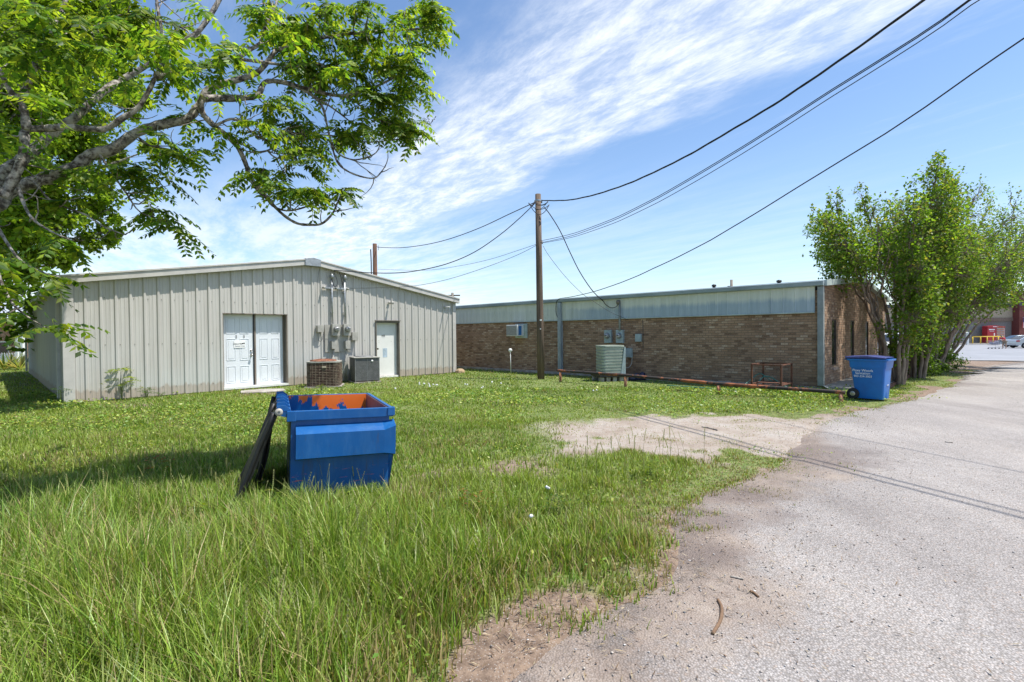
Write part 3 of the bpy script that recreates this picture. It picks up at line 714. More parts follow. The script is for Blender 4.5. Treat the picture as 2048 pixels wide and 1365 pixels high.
mb = B(); mb.lathe([(.30, 0), (.30, .015), (.22, .035), (.08, .045), (0, .046)], (0, 0, h), 'z', 24); mb.build('fan_grille', M['acgrey'], t)
mb = B(); mb.lathe([(0, 0), (.035, 0), (.035, -.008), (0, -.009)], (.16, -d/2-.006, h-.13), 'y', 16); mb.build('badge', M['whitedial'], t)
mb = B(); mb.box(-w/2-.05, w/2+.05, -d/2-.05, d/2+.05, 0, .03); mb.build('base_pad', M['concrete'], t)

# ---------------------------------------------------------------- brick building
bldB = thing('brick_building', 'long low brown brick building with pale steel fascia panels and narrow windows', 'building', B0, TH)
TB = 30; SB = 10.8; ZF = 2.95; SLB = .085
def zb(s): return ZF+SLB*min(s, SB-s)
B().box(0, .2, 0, TB, .1, 2.7).build('wall', M['brick'], bldB)
wins = [1.61, 4.16, 6.77, 9.3]; ww = .29
mb = B(); xs = [.2]
for c_ in wins: xs += [c_-ww, c_+ww]
xs.append(SB)
for i in range(0, len(xs), 2): mb.box(xs[i], xs[i+1], 0, .2, .1, 1.94)
for c_ in wins: mb.box(c_-ww, c_+ww, .0, .2, .1, .59)
mb.add([(0, -.0, 1.94), (SB, 0, 1.94), (SB, 0, ZF-.05), (SB/2, 0, zb(SB/2)-.05), (0, 0, ZF-.05)], [(0, 1, 2, 3, 4)])
mb.box(.2, SB, .001, .2, 1.9405, 2.0)
mb.box(SB-.2, SB, .2, TB, .1, 2.7); mb.build('window_wall', M['brick'], bldB)
for c_ in wins:
    mb = B(); mb.box(c_-ww, c_-ww+.03, .012, .08, .59, 1.94); mb.box(c_+ww-.03, c_+ww, .012, .08, .59, 1.94); mb.box(c_-ww+.03, c_+ww-.03, .012, .08, .59, .62); mb.box(c_-ww+.03, c_+ww-.03, .012, .08, 1.90, 1.94)
    wf = mb.build('window', plain('bronze_frame', (.06, .045, .035), .5), bldB)
    B().box(c_-ww+.03, c_+ww-.03, .03, .04, .62, 1.90).build('pane', M['glass'], wf)
    mb = B(); mb.prism([(-.05, .54), (.1, .575), (.1, .50), (-.05, .47)], c_-ww-.03, c_+ww+.03, 'x'); mb.build('sill', plain('pinkish_brick_sill', (.42, .31, .24), .9, scale=20), wf)
# rib panels above the brick
pb = 2.096; pt = 2.86
mb = B(); vs = []; prof = [(0, 0), (.012, .012), (.03, .012), (.042, 0)]
y = .12; pts = [(.12, 0)]
while y < TB-.3:
    pts += [(y+a+.15, h) for a, h in prof]; y += .305
pts.append((TB, 0))
for a, h_ in pts: vs += [(-.05-h_, a, pb+.03), (-.05-h_, a, pt)]
mb.add(vs, [(2*i, 2*i+1, 2*i+3, 2*i+2) for i in range(len(pts)-1)])
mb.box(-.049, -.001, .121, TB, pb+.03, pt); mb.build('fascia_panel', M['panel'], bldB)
B().box(-.075, -.002, .12, TB, pb-.005, pb+.029).build('base_trim', M['mint'], bldB, .003)
mb = B(); mb.prism([(-.06, 2.80), (-.16, 2.82), (-.17, 2.93), (.0, 2.96), (.0, 2.861), (-.05, 2.861)], -.10, TB); mb.build('gutter', M['fascia'], bldB, .004)
mb = B()
for a, b in ((0.0, SB/2), (SB/2, SB+.1)):
    za, zc = zb(a), zb(b); mb.prism([(a, za-.14), (b, zc-.14), (b, zc+.02), (a, za+.02)], -.16, -.003)
mb.build('rake_trim', M['mint'], bldB, .004)
mb = B(); mb.prism([(-.05, ZF-.03), (SB/2, zb(SB/2)-.03), (SB+.05, ZF-.03), (SB+.05, ZF+.012), (SB/2, zb(SB/2)+.012), (-.05, ZF+.012)], -.002, TB+.1); mb.build('roof', M['roof'], bldB)
mb = B(); mb.box(-.09, .05, -.09, .05, .14, 2.79)
mb.add([(-.09, -.09, .14), (.05, -.09, .14), (.05, .05, .14), (-.09, .05, .14), (.1, -.25, .02), (.26, -.25, .02), (.26, -.1, .02), (.1, -.1, .02)], [(0, 1, 5, 4), (1, 2, 6, 5), (2, 3, 7, 6), (3, 0, 4, 7), (4, 5, 6, 7)])
mb.build('corner_post', M['colm'], bldB, .004)
tcol, _ = wb(1123, 680)
mb = B(); mb.box(-.15, -.005, tcol-.075, tcol+.075, .02, 2.80); mb.build('downspout', M['colm2'], bldB, .006)
B().box(-.03, SB+.03, -.03, TB, -.05, .099).build('foundation', M['concrete'], bldB, .01)
# walkway beside the window wall
mb = B(); mb.box(.25, 9.5, -1.25, -.035, -.05, .10); o = mb.build('walkway', M['concrete'], None, .01, loc=B0, rotz=TH); tag(o, kind='structure')
mb = B(); mb.box(.23, 9.5, -1.32, -1.255, .0, .105); o = mb.build('steel_edging', M['rust'], None, .005, loc=B0, rotz=TH); tag(o, 'rusty steel edging along the walk behind the blue cart', 'edging')

def wallB(name, label, cat, px, py, group=None):
    t_, z = wb(px, py); return thing(name, label, cat, B0+BK*t_-DR*.002+Vector((0, 0, z)), TH-pi/2, group), t_, z
# in a frame rotated by TH-90deg local -y points to -DR (out of the wall)
meter(1218.5, 673.5, 'left electric meter on the brick wall', M['boxblue'], wallB, .28, .46, base=0)
meter(1242, 673.5, 'right electric meter on the brick wall under the conduit', M['boxblue'], wallB, .28, .46, base=0)
tt, z0 = wb(1243, 662); _, z1 = wb(1240.5, 606)
t = thing('conduit', 'tall grey service pipe above the right brick wall meter', 'conduit', B0+BK*tt-DR*.12, TH-pi/2)
B().tube([(0, 0, z0), (0, 0, z1)], .035, 10).build('pipe', M['colm'], t)
B().lathe([(0, .1), (.05, .09), (.07, .03), (.06, -.06), (0, -.06)], (-.04, -.03, z1), 'z', 12).build('weatherhead', M['trim_dark'], t)
for px, py, w, h, lab in ((1279, 676, .20, .26, 'small blue grey box right of the brick wall meters'), (1260, 706, .22, .31, 'small grey disconnect box beside the sage air conditioner')):
    t, a, z = wallB('junction_box', lab, 'electrical box', px, py)
    B().box(-w/2, w/2, -.10, 0, -h/2, h/2).build('box', M['boxblue'], t, .006)
    B().box(-w/2-.004, w/2+.004, -.112, -.101, -h/2, h/2).build('box_cover', M['boxblue'], t, .004)
    B().tube([(0.03, -.05, -h/2), (.03, -.05, -h/2-.07)], .014, 8).build('fitting', M['trim_dark'], t)
def onB(px, py, out=0.0):
    t_, z = wb(px, py, out); return B0+BK*t_-DR*out+Vector((0, 0, z))
wire('cable', 'grey flexible conduit looping from the small box to the sage air conditioner', [onB(1264, 715, .1), onB(1263.5, 725, .12), onB(1259, 734, .25), onB(1249, 737, .5), onB(1243, 735, .7)], .014, M['boxgrey'])
wire('cable', 'thin wire running down the brick from the fascia', [onB(1286, 700, .02), onB(1286, 660, .02), onB(1285, 640, .02)], .008, M['wire_g'])
# window ac
t, a, z = wallB('window_air_conditioner', 'white window air conditioner high in the brick wall', 'air conditioner', 1039, 661)
B().box(-.20, .46, -.05, .0, -.33, .27).build('surround', M['mint'], t, .004)
B().box(-.32, .30, -.46, -.051, -.24, .22).build('casing', M['white'], t, .012)
mb = B()
for k in range(14): mb.box(-.29, .27, -.468, -.461, -.21+k*.029, -.197+k*.029)
for k in range(9): mb.box(-.29+k*.068, -.284+k*.068, -.474, -.469, -.215, .185)
mb.build('grille', M['acgrey'], t)
mb = B(); mb.box(.301, .306, -.38, -.20, -.20, .18); mb.build('sticker', plain('blue_sticker', (.05, .20, .48), .5), t)
# white marker
p = grd(1022, 748); zc = at(1021, 701, p.y).z
t = thing('marker_post', 'white round reflector on a thin white stake before the brick wall', 'marker', p, 0)
B().tube([(0, 0, 0), (-.02, 0, zc)], .014, 8).build('stake', M['white'], t)
B().lathe([(0, -.03), (.06, -.025), (.078, 0), (.06, .02), (0, .025)], (-.02, -.02, zc), 'y', 20).build('disc', M['white'], t)
# sage AC on blocks
p = Vector((3.28, 16.95, 0)); t = thing('air_conditioner', 'sage green air conditioner with horizontal bands by the brick wall', 'air conditioner', p, .18)
w, d, h = .78, .72, .90
mb = B(); n = 18
for (y0_, y1_) in ((-d/2, d/2),):
    secs = []
    for k in range(n+1):
        zz = .24+h*k/n; rr = rrect(w, d, .13, 5); secs.append([(x*1.0, y, zz) for x, y in rr])
m_ = len(secs[0]); vs = [v for s_ in secs for v in s_]
for k in range(n):
    off = 0.012 if k % 2 == 0 else 0
    rr = rrect(w-off*2, d-off*2, .12, 5); zprism(mb, rr, .24+h*k/n, .24+h*(k+1)/n-(.012 if k % 2 else 0))
mb.build('casing', M['acgreen'], t, .003)
mb = B(); zprism(mb, rrect(w+.03, d+.03, .14, 5), .24+h, .24+h+.05); mb.build('top_panel', M['acgreen'], t, .012)
mb = B(); mb.prism([(w/2-.14, .24), (w/2+.025, .24), (w/2+.025, .24+h), (w/2-.02, .24+h)], -d/2-.012, d/2-.1); mb.build('side_panel', M['boxblue'], t, .004)
mb = B(); mb.box(w/2+.026, w/2+.03, -.25, -.12, .85, 1.05); mb.build('rating_label', M['whitedial'], t)
t = thing('equipment_platform', 'black slab on concrete blocks under the sage air conditioner', 'platform', p, .18)
B().box(-.52, .50, -.46, .44, .15, .239).build('slab', M['black'], t, .008)
for q in (-.42, -.2, .02, .25, .42):
    B().box(q-.07, q+.07, -.42, -.25, 0, .149).build('block', M['concrete'], t, .006)
B().box(-.5, .48, .2, .38, 0, .149).build('block', M['concrete'], t, .006)
# dark bag
mb = B(); random.seed(3)
for k in range(3):
    mb.lathe([(0, 0), (.2-.04*k, .01), (.23-.05*k, .09), (.14-.03*k, .19+.03*k), (0, .22+.03*k)], (-.16+k*.2, .05*k, 0), 'z', 9)
o = mb.build('plastic_bag', M['tarp'], None, loc=(4.15, 16.9, 0)); tag(o, 'crumpled dark blue plastic bag behind the rusty pipe rail', 'bag')

# rusty pipe rail
posts = [(1121, 764, 742), (1251, 773, 751), (1437, 788, 768), (1682, 804, 785)]
pp = []
for i, (x, yb_, yt) in enumerate(posts):
    g = grd(x, yb_); zt_ = at(x, yt, g.y).z; pp.append((g, zt_))
t = thing('pipe_rail', 'low rusty orange and black pipe rail along the brick building', 'pipe rail', (pp[0][0].x, pp[0][0].y, 0), 0); o0 = pp[0][0]
for g, zt_ in pp:
    B().tube([(g.x-o0.x, g.y-o0.y, -.1), (g.x-o0.x, g.y-o0.y, zt_-.03)], .045, 10).build('post', M['rustpost'], t)
pts = [(a.x-o0.x, a.y-o0.y, z_) for a, z_ in pp]; e0 = Vector(pts[0])+(Vector(pts[0])-Vector(pts[1]))*.055
B().tube([e0]+pts+[Vector(pts[-1])+(Vector(pts[-1])-Vector(pts[-2]))*.03], .045, 12).build('rail', M['rustpipe'], t)
# rusty frame
fr = Vector((6.93, 12.98, 0)); t = thing('rusty_table', 'rusty angle iron table frame beside the brick wall', 'table frame', fr, TH)
# local x = DR (towards wall), y = BK (along wall, left)
W_, D_, HF = .92, .72, .74
for x in (0, W_):
    for y in (0, D_): B().box(x-.02, x+.02, y-.02, y+.02, -.02, HF).build('leg', M['rust'], t)
for z in (HF, .22):
    mb = B(); mb.box(.02, W_-.02, -.02, .015, z-.03, z); mb.box(.02, W_-.02, D_-.015, D_+.02, z-.03, z); mb.box(-.02, .015, .02, D_-.02, z-.035, z-.003); mb.box(W_-.015, W_+.02, .02, D_-.02, z-.035, z-.003)
    mb.build('top_frame' if z > .5 else 'lower_frame', M['rust'], t, .002)
B().box(.3, .62, .02, D_-.02, .222, .232).build('slat', M['rust'], t)
hp = [Vector((6.05, 13.45, .03)), Vector((6.4, 13.6, .02)), Vector((6.75, 13.85, .2)), Vector((6.95, 13.9, .36)), Vector((7.1, 13.8, .34)), Vector((7.3, 13.6, .16)), Vector((7.5, 13.4, .03)), Vector((7.7, 13.5, .03))]
wire('garden_hose', 'green garden hose draped over the rusty frame', [Vector((4.6, 15.0, .03)), Vector((5.3, 14.3, .03))]+hp, .014, M['hose'], cat='hose')
wire('garden_hose', 'thin teal hose coiled behind the rusty frame', [Vector((6.3, 13.9, .05)), Vector((6.65, 14.05, .26)), Vector((6.9, 14.1, .42)), Vector((7.0, 14.0, .38)), Vector((7.25, 13.8, .12)), Vector((7.45, 13.7, .03))], .012, M['hose'], cat='hose')

# ---------------------------------------------------------------- wheelie cart
cp = grd(1743, 803); t = thing('wheeled_bin', 'blue wheeled bin with white lettering beside the brick building', 'bin', Vector((cp.x+.22, cp.y+.32, 0)), -.88)
def frust(mb, w0, d0, z0, w1, d1, z1, x0=0, x1=0, r=.05):
    a = rrect(w0, d0, r, 4); b = rrect(w1, d1, r, 4); n = len(a)
    vs = [(x+x0, y, z0) for x, y in a]+[(x+x1, y, z1) for x, y in b]
    mb.add(vs, [tuple(range(n-1, -1, -1)), tuple(range(n, 2*n))]); mb.add(vs, [(i, (i+1) % n, n+(i+1) % n, n+i) for i in range(n)], True)
mb = B(); frust(mb, .62, .52, .04, .76, .64, .80, .02, 0); frust(mb, .80, .67, .80, .84, .70, .98); frust(mb, .92, .76, .98, .93, .77, 1.02); mb.build('body', M['cart'], t)
mb = B(); mb.box(-.15, -.142, -.36, .36, 0, .01) if False else None
for k in range(4): mb.add([(-.40+k*.2, -.33+.008*k, .80), (-.37+k*.2, -.33+.008*k, .80), (-.37+k*.2, -.352, .98), (-.40+k*.2, -.352, .98)], [(0, 1, 2, 3)])
mb = B(); mb.prism([(-.48, 1.03), (.38, 1.035), (.42, 1.06), (.0, 1.10), (-.50, 1.075)], -.37, .37); mb.build('lid', M['cartlid'], t, .012)
B().tube([(-.47, -.28, 1.03), (-.52, -.28, 1.0), (-.52, .28, 1.0), (-.47, .28, 1.03)], .018, 8).build('handle', M['cartlid'], t)
for y in (-.29, .29):
    mb = B(); mb.lathe([(.02, -.035), (.10, -.04), (.14, -.03), (.145, 0), (.14, .03), (.10, .04), (.02, .035)], (-.33, y, .145), 'y', 22); wh = mb.build('wheel', M['tyre'], t)
    B().lathe([(0, -.045), (.045, -.045), (.06, -.041)], (-.33, y, .145), 'y', 14).build('hub', M['rim'], wh)
mb = B(); mb.tube([(.30, -.19, .60), (.30, -.19, .62)], .005, 4); mb = B()
mb.box(.318, .345, -.05, .06, .30, .42); mb.build('grab_recess', M['cartlid'], t, .004)
B().tube([(.362, -.06, .38), (.362, .07, .38)], .008, 8).build('lift_bar', M['white'], t)
B().box(.318, .345, -.04, .05, .05, .298).build('rib', M['cart'], t, .006)
rx = Matrix.Rotation(-.085, 4, 'X')
t.scale = (.88, .88, .93)
for txt, zz, sz_ in (('Piney Woods', .735, .085), ('Sanitation', .665, .085), ('903-324-2002', .59, .072)):
    text_mesh('lettering', txt, sz_, M['whitedial'], t, Matrix.Translation((-.10, -.262-.0785*zz-.012, zz)) @ rx @ FACE)

# ---------------------------------------------------------------- dumpster
ALD = .44
dmp = thing('dumpster', 'open blue steel dumpster with peeling orange paint inside', 'dumpster', (-2.10, 4.62, 0), ALD)
dmp.rotation_euler = (0, .030, ALD)
WD, LD, HD = .975, 1.42, .905; e = .035
mb = B(); mb.cur = 0; th = .012
x0, x1, y0, y1 = e, WD-e, e, LD-e
mb.box(x0, x1, y0, y0+th, .02, HD-.09); mb.box(x0, x0+th, y0+th, y1-th, .02, HD-.09); mb.box(x1-th, x1, y0+th, y1-th, .02, HD-.09); mb.box(x0, x1, y1-th, y1, .02, HD-.09); mb.box(x0+th, x1-th, y0+th, y1-th, .04, .06)
mb.build('body', M['dump'], dmp, .002)
mb = B(); q = .035
mb.box(0, WD, 0, q, HD-.09, HD); mb.box(0, WD, LD-q, LD, HD-.09, HD); mb.box(0, q, q, LD-q, HD-.09, HD); mb.box(WD-q, WD, q, LD-q, HD-.09, HD)
mb.box(-.004, .075, -.012, -.0005, HD-.095, HD+.003); mb.box(WD-.06, WD+.012, -.012, -.0005, HD-.08, HD+.004); mb.box(WD+.0005, WD+.012, 0, .08, HD-.08, HD+.004); mb.build('rim', M['dump'], dmp, .005)
mb = B(); mb.box(x0+th, x1-th, y1-th-.006, y1-th-.0005, .06, HD-.005); mb.build('inner_end', M['dump_o'], dmp)
mb = B(); mb.box(x1-th-.006, x1-th-.0005, y0+th, y1-.03, .06, HD-.005); mb.build('inner_side', M['dump_r'], dmp)
# fork sleeve on the near end
mb = B(); ys = -.085
prof_ = [(y0, .765), (ys, .70), (ys, .475), (y0, .44)]
a, b = .075, .875
mb.add([(a, y, z) for y, z in prof_]+[(b, y, z) for y, z in prof_], [(3, 2, 1, 0), (0, 1, 5, 4), (1, 2, 6, 5), (2, 3, 7, 6)])
fl = [(y0, .785), (ys+.01, .735), (ys+.01, .455), (y0, .42)]
mb.add([(b, y, z) for y, z in prof_]+[(WD+.01, y, z) for y, z in fl], [(0, 1, 5, 4), (1, 2, 6, 5), (2, 3, 7, 6)])
mb.build('fork_sleeve', M['dump'], dmp)
mb = B(); mb.prism([(0, 0), (.0, .0)], 0, 0) if False else None
mb.add([(x1, y0+.02, .05), (x1, y0+.02, .45), (x1+.05, y0-.01, .45), (x1+.0, y0-.01, .06)], [(0, 1, 2, 3)])
mb.box(x0, x1, y0-.012, y0-.0005, .02, .07); mb.build('stiffener', M['dump'], dmp)
mb = B(); mb.prism([(a+.01, .767), (b-.01, .767), (b-.01, .773), (a+.01, .773)], y0-.012, y0+.0); mb.build('weld_bead', M['dump'], dmp)
# hinge lugs, rod and lids
for y in (.03, .30, .56, .84, 1.10, 1.36):
    mb = B(); mb.prism([(.03, HD-.06), (.03, HD+.015), (-.02, HD+.055), (-.085, HD+.05), (-.095, HD-.03), (-.03, HD-.05)], y-.008, y+.008); mb.build('hinge_lug', M['dump'], dmp)
B().box(-.03, .0, .02, LD-.02, HD+.0, HD+.012).build('hinge_plate', M['dump'], dmp)
B().tube([(-.07, -.03, HD+.0), (-.07, LD+.02, HD+.0)], .016, 12).build('hinge_rod', M['galv'], dmp)
mb = B(); mb.lathe([(.012, -.04), (.034, -.04), (.034, -.015), (.012, -.015)], (-.07, 0, HD), 'y', 18); mb.build('rod_collar', plain('pale_washer', (.45, .42, .36), .5), dmp)
def lid(ya, yb, lean, lab=None):
    ns, nw = 16, 10; vs = []; fs = []
    def pt(u, v, o):
        drop = .98*u; ang = lean*(.35+.65*min(1, u*1.5))
        x = -.075-.42*lean*(u**1.15)-.02; z = HD-.0-.92*u
        y = ya+(yb-ya)*v
        crown = .05*math.sin(pi*v)*sin(pi*min(1, u*1.1))
        rib = .012*(1 if (int(v*10) % 2) else 0)*(1 if .1 < u < .9 else 0)
        nrm = Vector((-.9, 0, -.42)).normalized()
        q_ = Vector((x, y, max(z, .0)))+nrm*(crown+rib+o+.018*sin(7*u+3*v+ya*9)*sin(5*v+2*u))+Vector((0, .05*(.5-v)*sin(3*u), 0))
        if u > .92: q_.x += .03*(u-.92)/.08
        return q_
    mb = B()
    for o_, flip in ((0, 0), (-.03, 1)):
        base = len(mb.v); vs = [pt(i/ns, j/nw, o_) for i in range(ns+1) for j in range(nw+1)]
        fs = [(i*(nw+1)+j, i*(nw+1)+j+1, (i+1)*(nw+1)+j+1, (i+1)*(nw+1)+j) for i in range(ns) for j in range(nw)]
        mb.add(vs, [f[::-1] for f in fs] if flip else fs, True)
    n1 = (ns+1)*(nw+1)
    for i in range(ns):
        for j in (0, nw):
            a_ = i*(nw+1)+j; c_ = (i+1)*(nw+1)+j; mb.f.append((a_, c_, c_+n1, a_+n1)); mb.m.append(0); mb.sm.append(False)
    for j in range(nw):
        a_ = ns*(nw+1)+j; mb.f.append((a_, a_+1, a_+1+n1, a_+n1)); mb.m.append(0); mb.sm.append(False)
    l = mb.build('lid', M['plastic_blk'], dmp)
    for v in (0, 1):
        mb = B(); y = ya+(yb-ya)*v+(.02 if v == 0 else -.02)
        P_ = [pt(i/10*.97, v, .02) for i in range(11)]; mb.tube(P_, .022, 8); mb.build('lid_edge', M['plastic_blk'], l)
    mb = B(); mb.tube([(-.07, ya+.03, HD), (-.07, ya+.2, HD)], .03, 10); mb.tube([(-.07, yb-.2, HD), (-.07, yb-.03, HD)], .03, 10); mb.build('lid_knuckle', M['plastic_blk'], l)
lid(.0, .68, .88); lid(.72, 1.40, .42)

# ---------------------------------------------------------------- poles and overhead wires
pm = grd(1082, 759); ptop = at(1076, 389, pm.y)
t = thing('utility_pole', 'tall weathered timber pole standing before the brick wall', 'utility pole', pm, 0)
topv = Vector((ptop.x-pm.x, 0, ptop.z))
mb = B(); mb.tube([(0, 0, -.2), topv*.33, topv*.66, topv], [.13, .122, .11, .10], 14); mb.build('pole', M['wood_pole'], t)
mb = B()
for f in (.735, .745, .96, .955): mb.lathe([(0, 0), (.02, 0), (.02, .05), (0, .05)], (topv.x*f+.10, 0, topv.z*f), 'x', 8)
mb.tube([topv*.965+Vector((-.13, -.05, 0)), topv*.965+Vector((.2, -.02, 0))], .014, 6); mb.build('bolt', M['galv'], t)
mb = B(); mb.lathe([(.106, -.03), (.112, 0), (.106, .03)], (topv.x*.965, 0, topv.z*.965), 'z', 14); mb.build('band', M['galv'], t)
for _z, _w in ((2.05, .05), (1.75, .03)): B().box(-.03, -.03+_w*1.4, -.135, -.124, _z, _z+_w).build('pole_tag', M['whitedial'], t)
mb = B(); c_ = topv*.955
for k, (dx, dz, r_) in enumerate(((-.25, -.02, .2), (-.3, .04, .25), (.22, -.05, .22), (.3, .02, .25), (.05, -.25, .25))):
    a = Vector((c_.x-.12, -.1, c_.z+dz)); b = Vector((c_.x+.34 if dx > 0 else c_.x-.34, -.12, c_.z+.08*k/4-.05))
    m_ = (a+b)/2+Vector((0, -.05, -r_)); P_ = [(1-u)**2*a+2*u*(1-u)*m_+u*u*b for u in [i/8 for i in range(9)]]; mb.tube(P_, .010, 5)
a = Vector((c_.x-.32, -.1, c_.z-.05)); b = Vector((c_.x+.38, -.1, c_.z-.1)); m_ = (a+b)/2+Vector((0, -.12, -.75)); mb.tube([(1-u)**2*a+2*u*(1-u)*m_+u*u*b for u in [i/10 for i in range(11)]], .012, 5)
m_ = (a+b)/2+Vector((0, -.12, -.4)); mb.tube([(1-u)**2*a+2*u*(1-u)*m_+u*u*b for u in [i/10 for i in range(11)]], .012, 5)
mb.build('jumper_wires', M['wire'], t)
P2 = at(750, 545, 27.5); P2t = at(749.5, 488, 27.5)
t = thing('utility_pole', 'reddish timber pole top showing above the steel roof', 'utility pole', (P2.x, P2.y, 0), 0)
B().tube([(0, 0, 0), (P2t.x-P2.x, 0, P2t.z)], [.14, .115], 12).build('pole', M['pole_red'], t)
mb = B(); mb.tube([(-.22, 0, P2t.z-.3), (-.2, 0, P2t.z-1.0), (-.2, 0, P2t.z-1.7)], .03, 6); mb.tube([(.12, 0, P2t.z-.15), (.22, 0, P2t.z-.1), (.2, 0, P2t.z-.35)], .012, 5); mb.build('riser', M['wire'], t)
def planewire(name, label, pts, P, Q, r, mat=None, ext=0, group=None, tw=False):
    dv = Vector((Q[0]-P[0], Q[1]-P[1], 0)).normalized(); nrm = Vector((-dv.y, dv.x, 0)); P = Vector((P[0], P[1], 0))
    W = [onp(a, b, P, nrm) for a, b in pts]
    s = np.array([(w-P).dot(dv) for w in W]); z = np.array([w.z for w in W]); co = np.polyfit(s, z, 3 if len(s) > 6 else 2)
    smax = s[-1]+ext; out = []
    n = 70
    for i in range(n+1):
        q_ = s[0]+(smax-s[0])*i/n
        if q_ <= s[-1]: zz = .5*np.interp(q_, s, z)+.5*np.polyval(co, q_)
        else:
            zz = z[-1]+(q_-s[-1])*(np.polyval(co, s[-1])-np.polyval(co, s[-1]-.5))/.5*.8
        out.append(P+dv*q_+Vector((0, 0, zz)))
    if tw:
        o = out[0].copy(); mb = B()
        for k in range(3):
            L = [p-o+(nrm*cos(i*.9+k*2.09)+Vector((0, 0, 1))*sin(i*.9+k*2.09))*r*1.05 for i, p in enumerate(out)]
            mb.tube(L, r, 6)
        ob = mb.build(name, mat or M['wire'], None, loc=o); return tag(ob, label, 'wire', group)
    return wire(name, label, out, r, mat, group, smooth=1)
PM = (pm.x, pm.y-.12)
W1 = [(1083, 401), (1141, 401), (1191.5, 389.6), (1259, 367), (1326, 336), (1382, 308), (1460.5, 260.6), (1550, 210), (1628.7, 157), (1684.8, 117.7), (1740.8, 78.5), (1796.9, 36.4), (1847, 0)]
W2 = [(1082, 482), (1152, 465), (1236, 434.4), (1320, 392), (1404.5, 342), (1488.6, 291.5), (1572.6, 238), (1656.7, 182), (1741, 131.7), (1825, 81), (1898, 31), (1937, 0)]
QQ = (9, 0)
planewire('service_cable', 'thick twisted black cable rising from the pole top to the upper right', W1, PM, QQ, .0105, ext=9, tw=True)
planewire('telephone_cable', 'upper of the three close telephone lines crossing to the top right', W2, PM, QQ, .008, ext=9)
planewire('telephone_cable', 'middle of the three close telephone lines crossing to the top right', [(a-1, b+4) for a, b in W2], PM, QQ, .008, ext=9)
planewire('telephone_cable', 'lowest of the three close telephone lines crossing to the top right', [(a, b+5+9*min(1, (a-1082)/300)) for a, b in W2], PM, QQ, .007, ext=9)
W4 = [(1120.6, 597), (1144.4, 594), (1190, 583.5), (1241.5, 566), (1280, 550.5), (1303.6, 538), (1348.4, 518.5), (1421, 482), (1460.5, 457), (1516.6, 423), (1595, 372.8), (1684.8, 319.5), (1774, 269), (1853, 215.8), (1965, 131.7), (2048, 75.7), (2100, 42)]
pc = B0+BK*tcol-DR*.2
planewire('service_cable', 'lone black cable sweeping from the brick eave to the right edge', W4, (pc.x, pc.y), (11, 0), .012, ext=8)
wire('cable', 'black cable dropping from the brick eave past the grey downspout', [onB(1120.6, 597, .2), onB(1114, 602, .2), onB(1112, 612, .1), onB(1112, 625, .1), onB(1116, 638, .1)], .012)
def sag(name, label, a, b, s_, r, mat=None, n=14, wob=0):
    out = []
    for i in range(n+1):
        u = i/n; out.append(a+(b-a)*u-Vector((0, 0, s_*4*u*(1-u)))+Vector((0, 0, wob*sin(i*2.1))))
    return wire(name, label, out, r, mat, smooth=3)
ptopw = at(1072, 404, pm.y-.05); plow = at(1078, 487, pm.y-.05)
def chain(name, label, px, a_d, b_d, r, mat=None):
    n = len(px); return wire(name, label, [at(x, y, a_d+(b_d-a_d)*i/(n-1)) for i, (x, y) in enumerate(px)], r, mat)
wallD = onA(668, 541, .2).y
chain('service_cable', 'upper black cable from the pole top to the reddish pole', [(1070, 405), (1020, 428), (960, 456), (900, 478), (850, 490), (800, 496), (755, 495)], pm.y, 27.4, .016)
chain('service_cable', 'lower twisted black cable from the pole top to the steel building', [(1070, 407), (1040, 436), (1000, 470), (950, 504), (900, 526), (850, 539), (800, 546), (740, 546), (668, 541)], pm.y, wallD, .016)
chain('telephone_cable', 'upper thin line from mid pole toward the reddish pole', [(1078, 487), (1040, 500), (980, 519), (920, 532), (850, 541), (756, 539)], pm.y, 27.4, .008, M['wire_g'])
chain('telephone_cable', 'lower thin line from mid pole to the steel building', [(1078, 488), (1040, 508), (980, 532), (900, 558), (830, 572), (760, 576), (700, 577)], pm.y, onA(700, 577, .1).y, .008, M['wire_g'])
drop = onB(1240, 606, .2)
chain('service_cable', 'black service drop from the pole top to the brick wall pipe', [(1088, 415), (1099, 428), (1120, 462), (1140, 505), (1160, 545), (1185, 582), (1206, 602)], pm.y, onB(1206, 602, .1).y, .016)
wire('cable_loop', 'black drip loop between service drop and brick wall pipe', [onB(1206, 602, .12), onB(1212, 610, .2), onB(1222, 616, .2), onB(1232, 614, .2), onB(1238, 606, .16)], .014)
chain('telephone_cable', 'thin line slanting from mid pole to the brick wall', [(1086, 492), (1098, 512), (1130, 553), (1165, 588), (1190, 605), (1220, 624), (1256, 640)], pm.y, onB(1256, 640, .05).y, .008, M['wire_g'])
# distant poles
q = at(905, 591, 60); t = thing('utility_pole', 'distant crossarm pole top behind the right end of the steel roof', 'utility pole', (q.x, q.y, 0), 0)
B().tube([(0, 0, 0), (0, 0, q.z+.3)], .15, 8).build('pole', M['trim_dark'], t); B().box(-.8, .9, -.06, .06, q.z-.1, q.z+.05).build('crossarm', M['trim_dark'], t)
q = at(1463, 560, 45); t = thing('utility_pole', 'distant dark pole tip above the brick building roof', 'utility pole', (q.x, q.y, 0), 0)
B().tube([(0, 0, 0), (0, 0, q.z)], .12, 8).build('pole', M['trim_dark'], t); B().box(-.35, .1, -.04, .04, q.z-.62, q.z-.55).build('crossarm', M['trim_dark'], t)
for x, y, lab in ((1558, 565, 'small black roof vent right of centre on the brick building'), (1428, 573.5, 'tiny roof vent left of the distant pole tip')):
    p = onp(x, y, B0, -DR, -1.5); o = B().lathe([(.05, -.3), (.05, 0), (.08, 0), (.07, .06), (0, .08)], (0, 0, 0), 'z', 10).build('roof_vent', M['black'], None, loc=p); tag(o, lab, 'roof vent')

